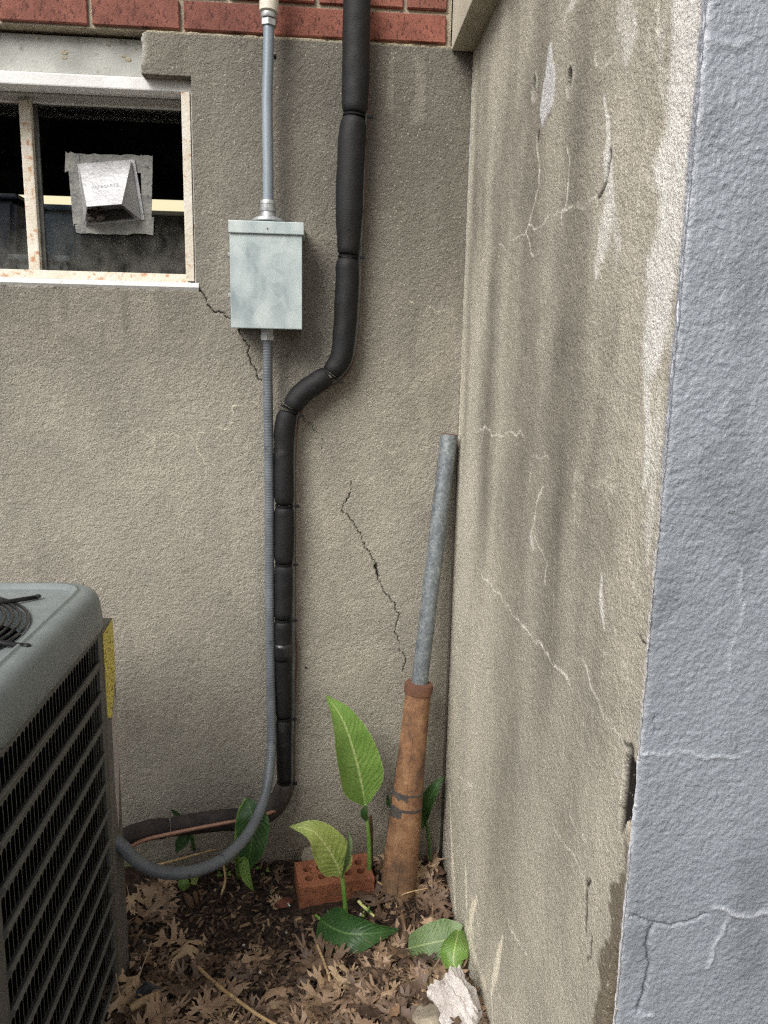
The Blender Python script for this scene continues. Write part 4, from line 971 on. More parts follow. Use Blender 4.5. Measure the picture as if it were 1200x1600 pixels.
for (t0, t1, a0, a1) in ((.318, .334, 3.0, 4.6), (.270, .298, 2.6, 4.3), (.225, .275, 2.7, 3.15), (.335, .40, 2.75, 3.0)):      # shreds of old tape and paint
    V = []; F = []; n_ = 14
    for i in range(n_ + 1):
        for q_, tt in ((0, t0), (1, t1)):
            t_ = tt + tr_.uniform(-.004, .004); a_ = a0 + (a1 - a0) * i / n_
            rr_ = float(np.interp(t_, [p[0] for p in prof], [p[1] for p in prof])) + .0008
            V.append(b0 + ax * t_ + rr_ * np.array([math.cos(a_), math.sin(a_), 0]))
    for i in range(n_): F.append((2 * i, 2 * i + 2, 2 * i + 3, 2 * i + 1))
    mesh('tape_remnant', V, F, M_BAND, ri, True)
side = np.cross(ax, np.array([0, 1.0, 0]))
for q in (-.0085,):
    V, F = tube_vf([b0 + ax * t + np.array([q, -(rr - .0008), 0]) for t, rr in ((.07, .0452), (.2, .0418), (.36, .036), (LL - .03, .0312))], .0011, 6)
    mesh('mould_seam', V, F, M_RUST, ri, True)
g1 = AY(702, 679, -.036); g0 = b1 - ax * .06
gp = thing('galvanised_pipe', 'mottled grey galvanised pipe leaning into the corner from the rusty pipe', 'pipe', tuple(b1))
ga = _n(g1 - g0); GL = np.linalg.norm(g1 - g0)
lathe('barrel', g0, g1, [(0, .0205), (GL - .001, .0205), (GL, .0195), (GL + .0001, .0180), (GL - .05, .0178)], M_GALV, gp, 28)
lathe('cut_rim', g0 + ga * (GL - .0015), g1, [(0, .0203), (.002, .0206), (.0028, .0195), (.0029, .0180)], M_RUSTCAP, gp, 28)

# ================================================================== AIR CONDITIONER
XA, YB, YN = -.4255, -.412, -.945
ac = thing('air_conditioner', 'grey outdoor air conditioning unit with slotted black sides beside the wall', 'air conditioner', (XA - .265, (YB + YN) / 2, 0))
XL = XA - .53
PITCH = .0632; NR = 13; ZP = .806            # top of the first slots
SP = .0147; n_slot = int((YB - .014 - (YN + .022)) / SP)
y0s = YN + .020
def louver_mesh():
    V = []; F = []
    def add(pts):
        i = len(V); V.extend(pts); F.append(tuple(range(i, i + len(pts))))
    w = .0132; band = .0165; top = PITCH - .004
    for k in range(n_slot):
        ya_ = k * SP; yl = ya_ + (SP - w) / 2; yr = yl + w; ym = (yl + yr) / 2; R = w / 2; zc = top - R
        arc = [(0, ym - R * math.cos(t), zc + R * math.sin(t)) for t in np.linspace(0, math.pi, 7)]
        out_ = [(0, yl, band)] + arc + [(0, yr, band)]
        add([(0, ya_, band), (0, yl, band), (0, yl, zc), (0, ya_, zc)][::1])
        add([(0, yr, band), (0, ya_ + SP, band), (0, ya_ + SP, zc), (0, yr, zc)])
        for a, b in zip(arc[:-1], arc[1:]):
            add([a, b, (0, b[1], PITCH), (0, a[1], PITCH)])
        add([(0, ya_, zc), arc[0], (0, yl, PITCH), (0, ya_, PITCH)]); add([arc[-1], (0, ya_ + SP, zc), (0, ya_ + SP, PITCH), (0, yr, PITCH)])
    Lw = n_slot * SP
    prof = [(-.004, band - .004), (.004, band + .001), (.0075, band), (.0085, band - .0025), (.0070, band - .006), (0, .0)]
    for (xa, za), (xb, zb_) in zip(prof[:-1], prof[1:]): add([(xa, 0, za), (xa, Lw, za), (xb, Lw, zb_), (xb, 0, zb_)])
    add([(x, 0, z) for x, z in prof]); add([(x, Lw, z) for x, z in prof][::-1])
    me = bpy.data.meshes.new('louver'); me.from_pydata(V, [], F); me.update(); me.materials.append(M_ACSIDE); return me
LM = louver_mesh()
for r in range(NR):
    o = link('louver', LM, ac); o.location = Vector((XA, y0s, ZP - PITCH * (r + 1))) - ac.location
ztop = .83; zbot = ZP - PITCH * NR
ye = y0s + n_slot * SP
pan = bmesh.new()
box_bm((XA - .004, ye, zbot - .03), (XA + .001, YB, ztop), 0, 1, pan); box_bm((XA - .004, YN - .03, zbot - .03), (XA + .001, y0s, ztop), 0, 1, pan)
box_bm((XA - .0039, y0s, ZP - .0005), (XA + .0009, ye, ztop), 0, 1, pan); box_bm((XA - .0039, y0s, zbot - .03), (XA + .0009, ye, zbot + .0003), 0, 1, pan)
box_bm((XL, YB - .004, zbot - .03), (XA - .005, YB, ztop), 0, 1, pan); box_bm((XL, YN - .03, zbot - .03), (XA - .005, YN - .026, ztop), 0, 1, pan)
box_bm((XL - .004, YN - .03, zbot - .03), (XL - .0005, YB, ztop), 0, 1, pan)
bm_obj('cabinet', pan, M_ACSIDE, ac)
box('coil', (XL + .02, YN - .01, zbot), (XA - .022, YB - .02, ztop - .01), M_COIL, ac)
box('base_pan', (XL - .006, YN - .036, zbot - .055), (XA + .008, YB + .006, zbot - .012), M_ACSIDE, ac, .006)
# control corner post behind the slotted side, with labels
pp = [(XA + .0015, YB - .002), (XA + .0055, YB + .060), (XA + .003, YB + .066), (XA - .03, YB + .066), (XA - .03, YB - .002)]
zz = (zbot - .02, .812)
V = [(x, y, z) for z in zz for x, y in pp]; n = len(pp)
mesh('corner_post', V, [tuple(reversed(range(n))), tuple(range(n, 2 * n))] + [(i, (i + 1) % n, (i + 1) % n + n, i + n) for i in range(n)], M_ACPOST, ac)
def post_pt(f, z, out_=.0008): return (XA + .0015 + .004 * f + out_, YB - .002 + .062 * f, z)
def label(name, outl, mat):
    V = [post_pt(f, z, .0009) for f, z in outl] + [post_pt(f, z, .0002) for f, z in outl]; n = len(outl)
    mesh(name, V, [tuple(range(n))] + [(i, i + n, (i + 1) % n + n, (i + 1) % n) for i in range(n)], mat, ac)
label('yellow_label', [(.05, .800), (.98, .812), (.99, .70), (.86, .675), (.50, .612), (.1, .625)], M_YELLOW)
label('white_label', [(.45, .600), (.86, .66), (.96, .62), (.94, .50), (.60, .36), (.45, .45)], M_PAPER)
# lid: rounded square lofted from rim to fan opening
cx, cy = (XL + XA) / 2, (YB + YN - .03) / 2 + .015
def rring(hx, hy, r, z, N=96):
    pts = []
    for k in range(N):
        a = 2 * math.pi * (k + .5) / N; c, s = math.cos(a), math.sin(a)
        # ray to a rounded rectangle
        lo_t, hi_t = 0, 2.0
        for _ in range(28):
            t = (lo_t + hi_t) / 2; x, y = abs(c * t), abs(s * t)
            dx, dy = max(x - (hx - r), 0), max(y - (hy - r), 0)
            ins = (math.hypot(dx, dy) <= r) and x <= hx and y <= hy
            lo_t, hi_t = (t, hi_t) if ins else (lo_t, t)
        pts.append((cx + c * lo_t, cy + s * lo_t, z))
    return pts
hx, hy = (XA - XL) / 2 + .016, (YB - YN + .03) / 2 + .020
ZL = .903
RF = .213
rings = [rring(hx - .012, hy - .012, .075, .824), rring(hx - .003, hy - .003, .082, .825), rring(hx, hy, .086, .830), rring(hx, hy, .086, .852), rring(hx - .002, hy - .002, .084, .870), rring(hx - .006, hy - .006, .080, .886),
         rring(hx - .013, hy - .013, .074, .896), rring(hx - .022, hy - .022, .066, ZL - .0015), rring(hx - .032, hy - .032, .06, ZL), rring(hx - .038, hy - .038, .055, ZL),
         rring(hx - .0395, hy - .0395, .053, ZL + .003), rring(hx - .043, hy - .043, .05, ZL + .003), rring(hx - .047, hy - .047, .05, ZL - .006), rring(hx - .051, hy - .051, .05, ZL - .007)]
def circ(R, z, N=96): return [(cx + R * math.cos(2 * math.pi * (k + .5) / N), cy + R * math.sin(2 * math.pi * (k + .5) / N), z) for k in range(N)]
rings += [circ(RF + .012, ZL - .006), circ(RF + .004, ZL - .009), circ(RF, ZL - .016), circ(RF - .002, ZL - .05)]
V = [p for r in rings for p in r]; N = 96
F = [(i * N + k, i * N + (k + 1) % N, (i + 1) * N + (k + 1) % N, (i + 1) * N + k) for i in range(len(rings) - 1) for k in range(N)]
mesh('top_cover', V, F, M_ACTOP, ac, True)
# fan guard of wire rings, spokes with clips, fan and motor cap
gv = []; gf = []
for i, R in enumerate(np.linspace(.03, RF + .004, 17)):
    z = ZL + .010 - .012 * (R / RF) ** 3
    a = [(cx + R * math.cos(t), cy + R * math.sin(t), z) for t in np.linspace(0, 2 * math.pi, 65)]
    v, f = tube_vf(a, .0026, 6, len(gv)); gv += v; gf += f
mesh('fan_guard', gv, gf, M_WIRE, ac, True)
for k in range(6):
    t = math.radians(46 + 60 * k); e = np.array([math.cos(t), math.sin(t), 0]); c = np.array([cx, cy, 0])
    sp_ = tube('guard_spoke', [c + e * .03 + np.array([0, 0, ZL + .006]), c + e * RF * .8 + np.array([0, 0, ZL + .004]), c + e * (RF + .046) + np.array([0, 0, ZL - .001])], .0042, M_WIRE, ac, 8)
    p = c + e * (RF + .046) + np.array([0, 0, ZL - .002]); lathe('bolt', p, p + np.array([0, 0, 1]), [(0, .006), (.003, .006), (.005, .004)], M_WIRE, sp_, 8)
for k in range(3):
    t0_ = 2 * math.pi * k / 3; V = []; F = []
    for i in range(7):
        for j in range(5):
            R = .05 + .14 * j / 4; t = t0_ + (i / 6) * 1.5 ; V.append((cx + R * math.cos(t), cy + R * math.sin(t), ZL - .10 + .05 * i / 6))
    F = [(i * 5 + j, i * 5 + j + 1, (i + 1) * 5 + j + 1, (i + 1) * 5 + j) for i in range(6) for j in range(4)]
    mesh('fan_blade', V, F, M_FANBLADE, ac, True)
lathe('motor', (cx, cy, ZL - .14), (cx, cy, 2), [(0, .05), (.10, .05), (.108, .046), (.11, .03)], M_HUB, ac, 24)
for (px, py) in [(155, 973), (138, 1000), (81, 1074)]:
    p = AX(px, py, XA + .004); lathe('screw', p - np.array([.004, 0, 0]), p + np.array([1, 0, 0]), [(0, .0055), (.004, .0055), (.007, .0035)], M_SCREW, ac, 8)

# ================================================================== BRICKS AND RUBBLE ON THE SOIL
cb = thing('cored_brick', 'orange red brick with rows of round core holes lying beside the rusty pipe', 'brick', tuple(AZ(525, 1380, .03)))
def cored():
    Lx, Ly, Lz = .190, .098, .060
    V = []; F = []; nxh, nyh = 5, 2
    def quad(*p): i = len(V); V.extend(p); F.append(tuple(range(i, i + len(p))))
    mx, my = .012, .016; cxs = (Lx - 2 * mx) / nxh; cys = (Ly - 2 * my) / nyh
    T = Lz / 2
    quad((-Lx / 2, -Ly / 2, T), (Lx / 2, -Ly / 2, T), (Lx / 2, -Ly / 2 + my, T), (-Lx / 2, -Ly / 2 + my, T)); quad((-Lx / 2, Ly / 2 - my, T), (Lx / 2, Ly / 2 - my, T), (Lx / 2, Ly / 2, T), (-Lx / 2, Ly / 2, T))
    quad((-Lx / 2, -Ly / 2 + my, T), (-Lx / 2 + mx, -Ly / 2 + my, T), (-Lx / 2 + mx, Ly / 2 - my, T), (-Lx / 2, Ly / 2 - my, T)); quad((Lx / 2 - mx, -Ly / 2 + my, T), (Lx / 2, -Ly / 2 + my, T), (Lx / 2, Ly / 2 - my, T), (Lx / 2 - mx, Ly / 2 - my, T))
    for i in range(nxh):
        for j in range(nyh):
            xc = -Lx / 2 + mx + cxs * (i + .5); yc_ = -Ly / 2 + my + cys * (j + .5); R = .0105
            N = 16; ring = [(xc + R * math.cos(2 * math.pi * k / N), yc_ + R * math.sin(2 * math.pi * k / N)) for k in range(N)]
            sq = []
            for k in range(N):
                c, s = math.cos(2 * math.pi * k / N), math.sin(2 * math.pi * k / N); m = min(cxs / 2 / abs(c) if abs(c) > 1e-6 else 9, cys / 2 / abs(s) if abs(s) > 1e-6 else 9)
                sq.append((xc + c * m, yc_ + s * m))
            for k in range(N):
                k2 = (k + 1) % N; quad((*ring[k], T), (*sq[k], T), (*sq[k2], T), (*ring[k2], T)); quad((*ring[k], T - .045), (*ring[k], T), (*ring[k2], T), (*ring[k2], T - .045))
            # square corners left by the fan
            for sx_, sy_ in ((1, 1), (-1, 1), (-1, -1), (1, -1)):
                C_ = (xc + sx_ * cxs / 2, yc_ + sy_ * cys / 2, T)
                near = sorted(range(N), key=lambda k: abs(sq[k][0] - C_[0]) + abs(sq[k][1] - C_[1]))
                a = [k for k in near if abs(abs(sq[k][0] - xc) - cxs / 2) < 1e-6 and (sq[k][0] - xc) * sx_ > 0 and (sq[k][1] - yc_) * sy_ >= 0]
                b = [k for k in near if abs(abs(sq[k][1] - yc_) - cys / 2) < 1e-6 and (sq[k][1] - yc_) * sy_ > 0 and (sq[k][0] - xc) * sx_ >= 0]
                if a and b: quad((*sq[a[0]], T), C_, (*sq[b[0]], T))
            quad(*[(*p, T - .045) for p in ring])
    B = -Lz / 2
    for (xa, ya_, xb, yb_) in [(-Lx / 2, -Ly / 2, Lx / 2, -Ly / 2), (Lx / 2, -Ly / 2, Lx / 2, Ly / 2), (Lx / 2, Ly / 2, -Lx / 2, Ly / 2), (-Lx / 2, Ly / 2, -Lx / 2, -Ly / 2)]:
        quad((xa, ya_, B), (xb, yb_, B), (xb, yb_, T), (xa, ya_, T))
    return V, F
V, F = cored()
A_ = AZ(467, 1388, .055); B_ = AZ(585, 1371, .055)
yaw = math.atan2(B_[1] - A_[1], B_[0] - A_[0])
ctr_ = (AZ(457, 1350, .055) + AZ(575, 1331, .055) + A_ + B_) / 4
Rm = Matrix.Rotation(yaw, 3, 'Z') @ Matrix.Rotation(math.radians(3), 3, 'X')
V = [np.array(Rm @ Vector(v)) + np.array([ctr_[0], ctr_[1], .026]) for v in V]
mesh('brick_body', V, F, M_CORED, cb)
def rock(name, c, size, mat, label, cat, seed, rot=0, sub=3, rough=.25, cuts=5, group=None):
    r = np.random.RandomState(seed); bm = bmesh.new(); bmesh.ops.create_icosphere(bm, subdivisions=sub, radius=1.0)
    planes = [(_n(r.randn(3)), .45 + .4 * r.rand()) for _ in range(cuts)]
    co = np.array([v.co[:] for v in bm.verts])
    for n_, d in planes:
        t = co @ n_; co = np.where((t > d)[:, None], co - n_ * (t - d)[:, None], co)
    nz = fbm(co[:, 0] * 1.3 + co[:, 2], co[:, 1] * 1.3 - co[:, 2] * .7, 2.2, seed, 4); co = co * (1 + rough * (nz - .5))[:, None]
    nz = fbm(co[:, 0] + co[:, 2] * .6, co[:, 1] - co[:, 2] * .8, 9, seed + 3, 2); co = co * (1 + rough * .35 * (nz - .5))[:, None]
    ca, sa = math.cos(rot), math.sin(rot)
    co = co * np.array(size); co = np.stack([co[:, 0] * ca - co[:, 1] * sa, co[:, 0] * sa + co[:, 1] * ca, co[:, 2]], -1)
    for v, p in zip(bm.verts, co): v.co = Vector(p + np.array(c))
    o = bm_obj(name, bm, mat, None, False, tuple(c)); return setp(o, label, cat, group)
rock('mortar_lump', AG(718, 1568, .035), (.056, .050, .048), M_WHITESTONE, 'crumbling white lump of mortar against the foot of the porch wall', 'rubble', 4, .2, 5, .95, 6)
rock('concrete_chunk', AG(686, 1592, .02), (.052, .050, .028), M_GREYSTONE, 'sandy grey concrete chunk in front of the white mortar lump', 'rubble', 12, .5, 4, .12, 8)
rock('brick_shard', AG(440, 1412, .006), (.030, .018, .010), M_CHIP, 'small dull red brick shard half sunk in dark soil', 'brick', 22, .3, 3, .2, 5)
rock('broken_stone', AG(492, 1338, .03), (.050, .026, .030), M_GREYSTONE, 'rough beige stone tucked behind the cored brick', 'stone', 31, .15, 3, .2, 6)
rock('pad_stone', (XA - .22, (YB + YN) / 2, zbot - .10), (.30, .36, .05), M_GREYSTONE, 'low concrete base under the air conditioner', 'concrete pad', 41, 0, 3, .02, 0)

# ================================================================== PLANTS
def blade(name, spine, widths, up, mat, parent, fold=.15, curl=0.0, nu=24, nv=44, wave=.0, one_side=None):
    """spine: world points base->tip; widths: half widths along it; up: the way the upper surface faces; fold lifts both margins"""
    S = spline(spine, max(2, nv // (len(spine) - 1))); n = len(S)
    W = np.interp(np.linspace(0, 1, n), np.linspace(0, 1, len(widths)), widths)
    W = np.convolve(np.pad(W, 3, mode='edge'), np.ones(7) / 7, 'valid'); W = W * (1 + .10 * (fbm(np.arange(n) * .11, np.zeros(n) + W.max() * 700, 1.0, 77, 3) - .5)); W[-1] = .0004; W[0] = min(W[0], .004)
    T = np.gradient(S, axis=0); T /= np.linalg.norm(T, axis=1)[:, None]
    V = []; uv = []
    upv = np.asarray(up, float); upv = np.tile(upv, (n, 1)) if upv.ndim == 1 else np.array([[np.interp(i / (n - 1), np.linspace(0, 1, len(upv)), upv[:, c]) for c in range(3)] for i in range(n)])
    for i in range(n):
        Sd = _n(np.cross(T[i], upv[i])); Nn = np.cross(Sd, T[i])
        for j in range(nu + 1):
            s = 2 * j / nu - 1; a = abs(s)
            f = fold if np.isscalar(fold) else (fold[0] if s < 0 else fold[1])
            c = curl if np.isscalar(curl) else (curl[0] if s < 0 else curl[1])
            ang = f + c * a                     # angle of the half blade against flat
            lift = W[i] * a * math.sin(ang) + .0035 * a * (float(vnoise(i * .17, s * 1.5, 1.0, 78)) - .5) * min(1, W[i] / .02); wid = W[i] * s * math.cos(ang)
            wv = wave * W[i] * a * math.sin(i * .55 + 1.3 * np.sign(s))
            V.append(S[i] + Sd * wid + Nn * (lift + wv)); uv.append((j / nu, i / (n - 1)))
    F = [(i * (nu + 1) + j, i * (nu + 1) + j + 1, (i + 1) * (nu + 1) + j + 1, (i + 1) * (nu + 1) + j) for i in range(n - 1) for j in range(nu)]
    o = mesh(name, V, F, mat, parent, True)
    ul = o.data.uv_layers.new(name='UVMap'); li = np.empty(len(o.data.loops), dtype=np.int32); o.data.loops.foreach_get('vertex_index', li)
    ul.data.foreach_set('uv', np.array(uv, dtype=np.float32)[li].ravel())
    return o
toCam = _n(CAM - np.array([.05, -.15, .2]))
# tall shoot with one big upright leaf
y1 = -.12
pA = thing('canna_plant', 'canna shoot with one tall upright leaf between the black pipe and the rusty pipe', 'plant', tuple(AG(577, 1352)))
tube('stem', spline([AY(577, 1362, -.115), AY(577, 1320, -.115), AY(574, 1285, -.12), AY(571, 1255, y1)], 8), np.linspace(.0062, .0040, 25), M_STEM, pA, 10)
blade('leaf', [AY(571, 1258, y1), AY(563, 1215, y1 - .005), AY(550, 1165, y1 - .012), AY(533, 1120, y1 - .012), AY(509, 1086, y1)], [.003, .040, .060, .062, .058, .050, .040, .028, .015, .001], toCam + np.array([.1, 0, 0]), M_LEAF, pA, (.22, .12), (.25, .10), wave=.03)
blade('sheath_leaf', [AY(572, 1282, y1 - .006), AY(568, 1270, y1 - .014), AY(572, 1258, y1 - .010)], [.003, .011, .001], toCam, M_LEAFD, pA, .3, nu=8, nv=12)
tube('dead_stalk', [AY(579, 1340, -.10), AY(580, 1300, -.10), AY(579, 1275, -.098)], [.0055, .005, .004], M_DEADSTALK, pA, 8)
# front shoot with a yellow-green leaf folded over
pB = thing('canna_plant', 'young canna with a pale yellow green folded leaf in front of the cored brick', 'plant', tuple(AG(540, 1432)))
yB = -.235
tube('stem', spline([AY(541, 1440, -.235), AY(538, 1400, -.235), AY(535, 1372, yB), AY(533, 1352, yB)], 8), np.linspace(.0062, .0048, 25), M_STEM, pB, 10)
blade('leaf', [AY(532, 1368, yB - .004), AY(526, 1350, yB - .010), AY(510, 1322, yB - .022), AY(488, 1298, yB - .030), AY(452, 1291, yB - .018)], [.004, .030, .043, .046, .042, .030, .014, .001], toCam + np.array([-.1, 0, .25]), M_LEAFY, pB, (.25, .15), (.2, .1), wave=.04)
blade('leaf', [AY(533, 1372, yB - .008), AY(538, 1345, yB - .020), AY(543, 1318, yB - .018), AY(543, 1296, yB - .006)], [.003, .012, .014, .011, .001], np.array([.75, -.6, .1]), M_LEAFP, pB, .35, .2, nu=14, nv=30)
# dark leaf lying on the litter
pC = thing('canna_leaf', 'dark green canna leaf lying on dry leaves below the folded leaf', 'leaf', tuple(AG(560, 1465)))
c_ = [AG(500, 1436, .02), AG(516, 1448, .032), AG(545, 1459, .040), AG(585, 1458, .042), AG(624, 1452, .035)]
blade('leaf_blade', c_, [.003, .034, .046, .045, .040, .026, .012, .001], np.array([.05, -.45, .9]), M_LEAFD, pC, (.35, -.1), (.45, -.2), wave=.05)
tube('leaf_stalk', [AG(493, 1430, .012), AG(498, 1434, .018), c_[0]], [.004, .0036, .003], M_STEM, pC, 8)
# wilted leaf drooping against the porch wall
pD = thing('canna_leaf', 'pale wilted canna leaf drooping against the foot of the porch wall', 'leaf', tuple(AG(690, 1490)))
d_ = [AG(638, 1482, .025), AG(662, 1476, .040), AG(690, 1470, .052), AG(706, 1466, .056), AG(715, 1470, .052)]
blade('leaf_blade', d_, [.026, .034, .040, .042, .036, .030], np.array([-.05, -.6, .8]), M_LEAFP, pD, (.05, -.1), (.1, -.2), wave=.06)
e_ = [AG(712, 1450, .075), AG(706, 1472, .064), AG(700, 1496, .040), AG(712, 1520, .012)]
blade('folded_tip', [AG(718, 1448, .070), AG(712, 1474, .064), AG(708, 1500, .042), AG(716, 1522, .014)], [.010, .030, .032, .026, .001], np.array([-.25, -.85, .45]), M_LEAF, pD, (.1, .1), (-.4, -.5), wave=.05)
# leaves behind the pipe in the corner
pE = thing('canna_plant', 'dark canna growing behind the rusty pipe in the corner', 'plant', tuple(AG(672, 1335)))
tube('stem', spline([AY(673, 1345, -.055), AY(670, 1310, -.055), AY(664, 1275, -.055)], 6), .0042, M_STEMD, pE, 8)
blade('leaf', [AY(662, 1288, -.055), AY(670, 1255, -.07), AY(680, 1232, -.07), AY(694, 1213, -.055)], [.003, .020, .024, .019, .010, .001], toCam + np.array([-.6, 0, .2]), M_LEAFD, pE, .3, .2)
blade('leaf', [AY(661, 1295, -.06), AY(658, 1270, -.065), AY(661, 1248, -.062)], [.003, .012, .010, .001], toCam + np.array([.4, 0, 0]), M_LEAFD, pE, .3, nu=10, nv=16)
blade('leaf', [AY(612, 1262, -.06), AY(607, 1254, -.06), AY(606, 1242, -.058)], [.003, .008, .001], toCam, M_LEAFD, pE, .3, nu=8, nv=12)
# dark leaf hanging behind the hose
pF = thing('canna_plant', 'dark drooping canna leaf hanging behind the grey hose loop', 'plant', tuple(AG(380, 1384)))
tube('stem', spline([AG(372, 1382) + np.array([0, .02, 0]), AY(369, 1330, -.16), AY(372, 1275, -.15), AY(384, 1248, -.15)], 8), np.linspace(.0062, .003, 25), M_STEM, pF, 8)
blade('leaf', [AY(386, 1247, -.15), AY(394, 1280, -.175), AY(392, 1325, -.19), AY(382, 1365, -.19)], [.004, .030, .040, .036, .026, .001], toCam + np.array([.35, 0, -.1]), M_LEAFD, pF, (.25, -.1), (.1, -.3), wave=.05)
blade('leaf', [AY(373, 1362, -.20), AY(380, 1345, -.21), AY(385, 1370, -.22), AY(396, 1392, -.22)], [.004, .010, .013, .010, .001], toCam, M_LEAF, pF, .3, nu=10, nv=24)
pG = thing('canna_plant', 'small canna shoot half hidden behind the copper lines near the wall', 'plant', tuple(AG(300, 1330)))
tube('stem', [AG(304, 1335), AY(300, 1310, -.08), AY(296, 1295, -.075)], [.006, .005, .004], M_STEMD, pG, 8)
blade('leaf', [AY(298, 1300, -.085), AY(285, 1315, -.095), AY(275, 1332, -.10)], [.003, .018, .014, .001], toCam, M_LEAFD, pG, .2, nu=10, nv=18)
blade('leaf', [AY(285, 1280, -.03), AY(276, 1272, -.03), AY(267, 1265, -.03)], [.003, .007, .001], toCam, M_LEAFD, pG, .2, nu=8, nv=12)
pH = thing('canna_sprout', 'light green sprout with cut brown stalks under the grey hose', 'plant', tuple(AG(295, 1400)))
blade('leaf', [AG(288, 1392), AG(287, 1380, .02), AG(284, 1368, .035)], [.004, .016, .014, .002], toCam, M_LEAF, pH, .3, nu=10, nv=18)
blade('leaf', [AG(300, 1382, .01), AG(304, 1372, .025), AG(292, 1352, .05)], [.004, .012, .009, .001], toCam + np.array([-.4, 0, 0]), M_LEAFY, pH, .25, nu=10, nv=18)
for (a, b, r) in [((303, 1425), (301, 1390), .007), ((309, 1420), (312, 1385), .006), ((298, 1422), (294, 1396), .006)]:
    q0, q1 = AG(*a, -.01), AG(*b, .0); q1 = np.array([q1[0], q0[1] - .004, q0[2] + .05]); tube('cut_stalk', [q0, (q0 + q1) / 2, q1], [r, r * .95, r * .8], M_DEADSTALK, pH, 8)
pI = thing('dead_stalk', 'torn brown canna stalks sticking up left of the wilted leaf', 'dead plant', tuple(AG(640, 1480)))
def stalk(a, b, h0, h1, r):
    q0, q1 = AG(*a, h0), AG(*b, h1); tube('stalk', spline([q0, (q0 + q1) / 2 + np.array([.003, 0, .002]), q1], 5), np.linspace(r, r * .55, 11), M_DEADSTALK, pI, 8)
stalk((632, 1480), (628, 1428), -.005, .045, .008); stalk((592, 1446), (591, 1412), -.01, .035, .007); stalk((662, 1526), (605, 1476), .0, .03, .0075); stalk((655, 1530), (612, 1490), -.002, .014, .008); stalk((645, 1500), (634, 1455), 0, .05, .005)
# little weeds near the hose
wd = bmesh.new(); random.seed(11)
for (px, py, n_) in [(343, 1352, 16), (350, 1362, 14), (300, 1368, 10), (205, 1348, 12), (215, 1345, 8), (262, 1340, 8), (410, 1362, 6), (575, 1425, 6)]:
    for _ in range(n_):
        c = AG(px + random.uniform(-10, 10), py + random.uniform(-6, 6), random.uniform(.004, .028)); s = random.uniform(.004, .009)
        a = random.uniform(0, 6.28); t = random.uniform(-.6, .6)
        Mx = Matrix.Translation(c) @ Matrix.Rotation(a, 4, 'Z') @ Matrix.Rotation(t, 4, 'X')
        vs_ = [wd.verts.new(Mx @ Vector(p)) for p in [(-s, 0, 0), (-s * .2, -s * .6, .001), (s, 0, -.001), (-s * .2, s * .6, .001)]]
        wd.faces.new(vs_)
wo = bm_obj('small_weeds', wd, M_WEED, None); setp(wo, 'tiny green weeds sprouting from the soil under the hose', 'weeds', None, 'stuff')

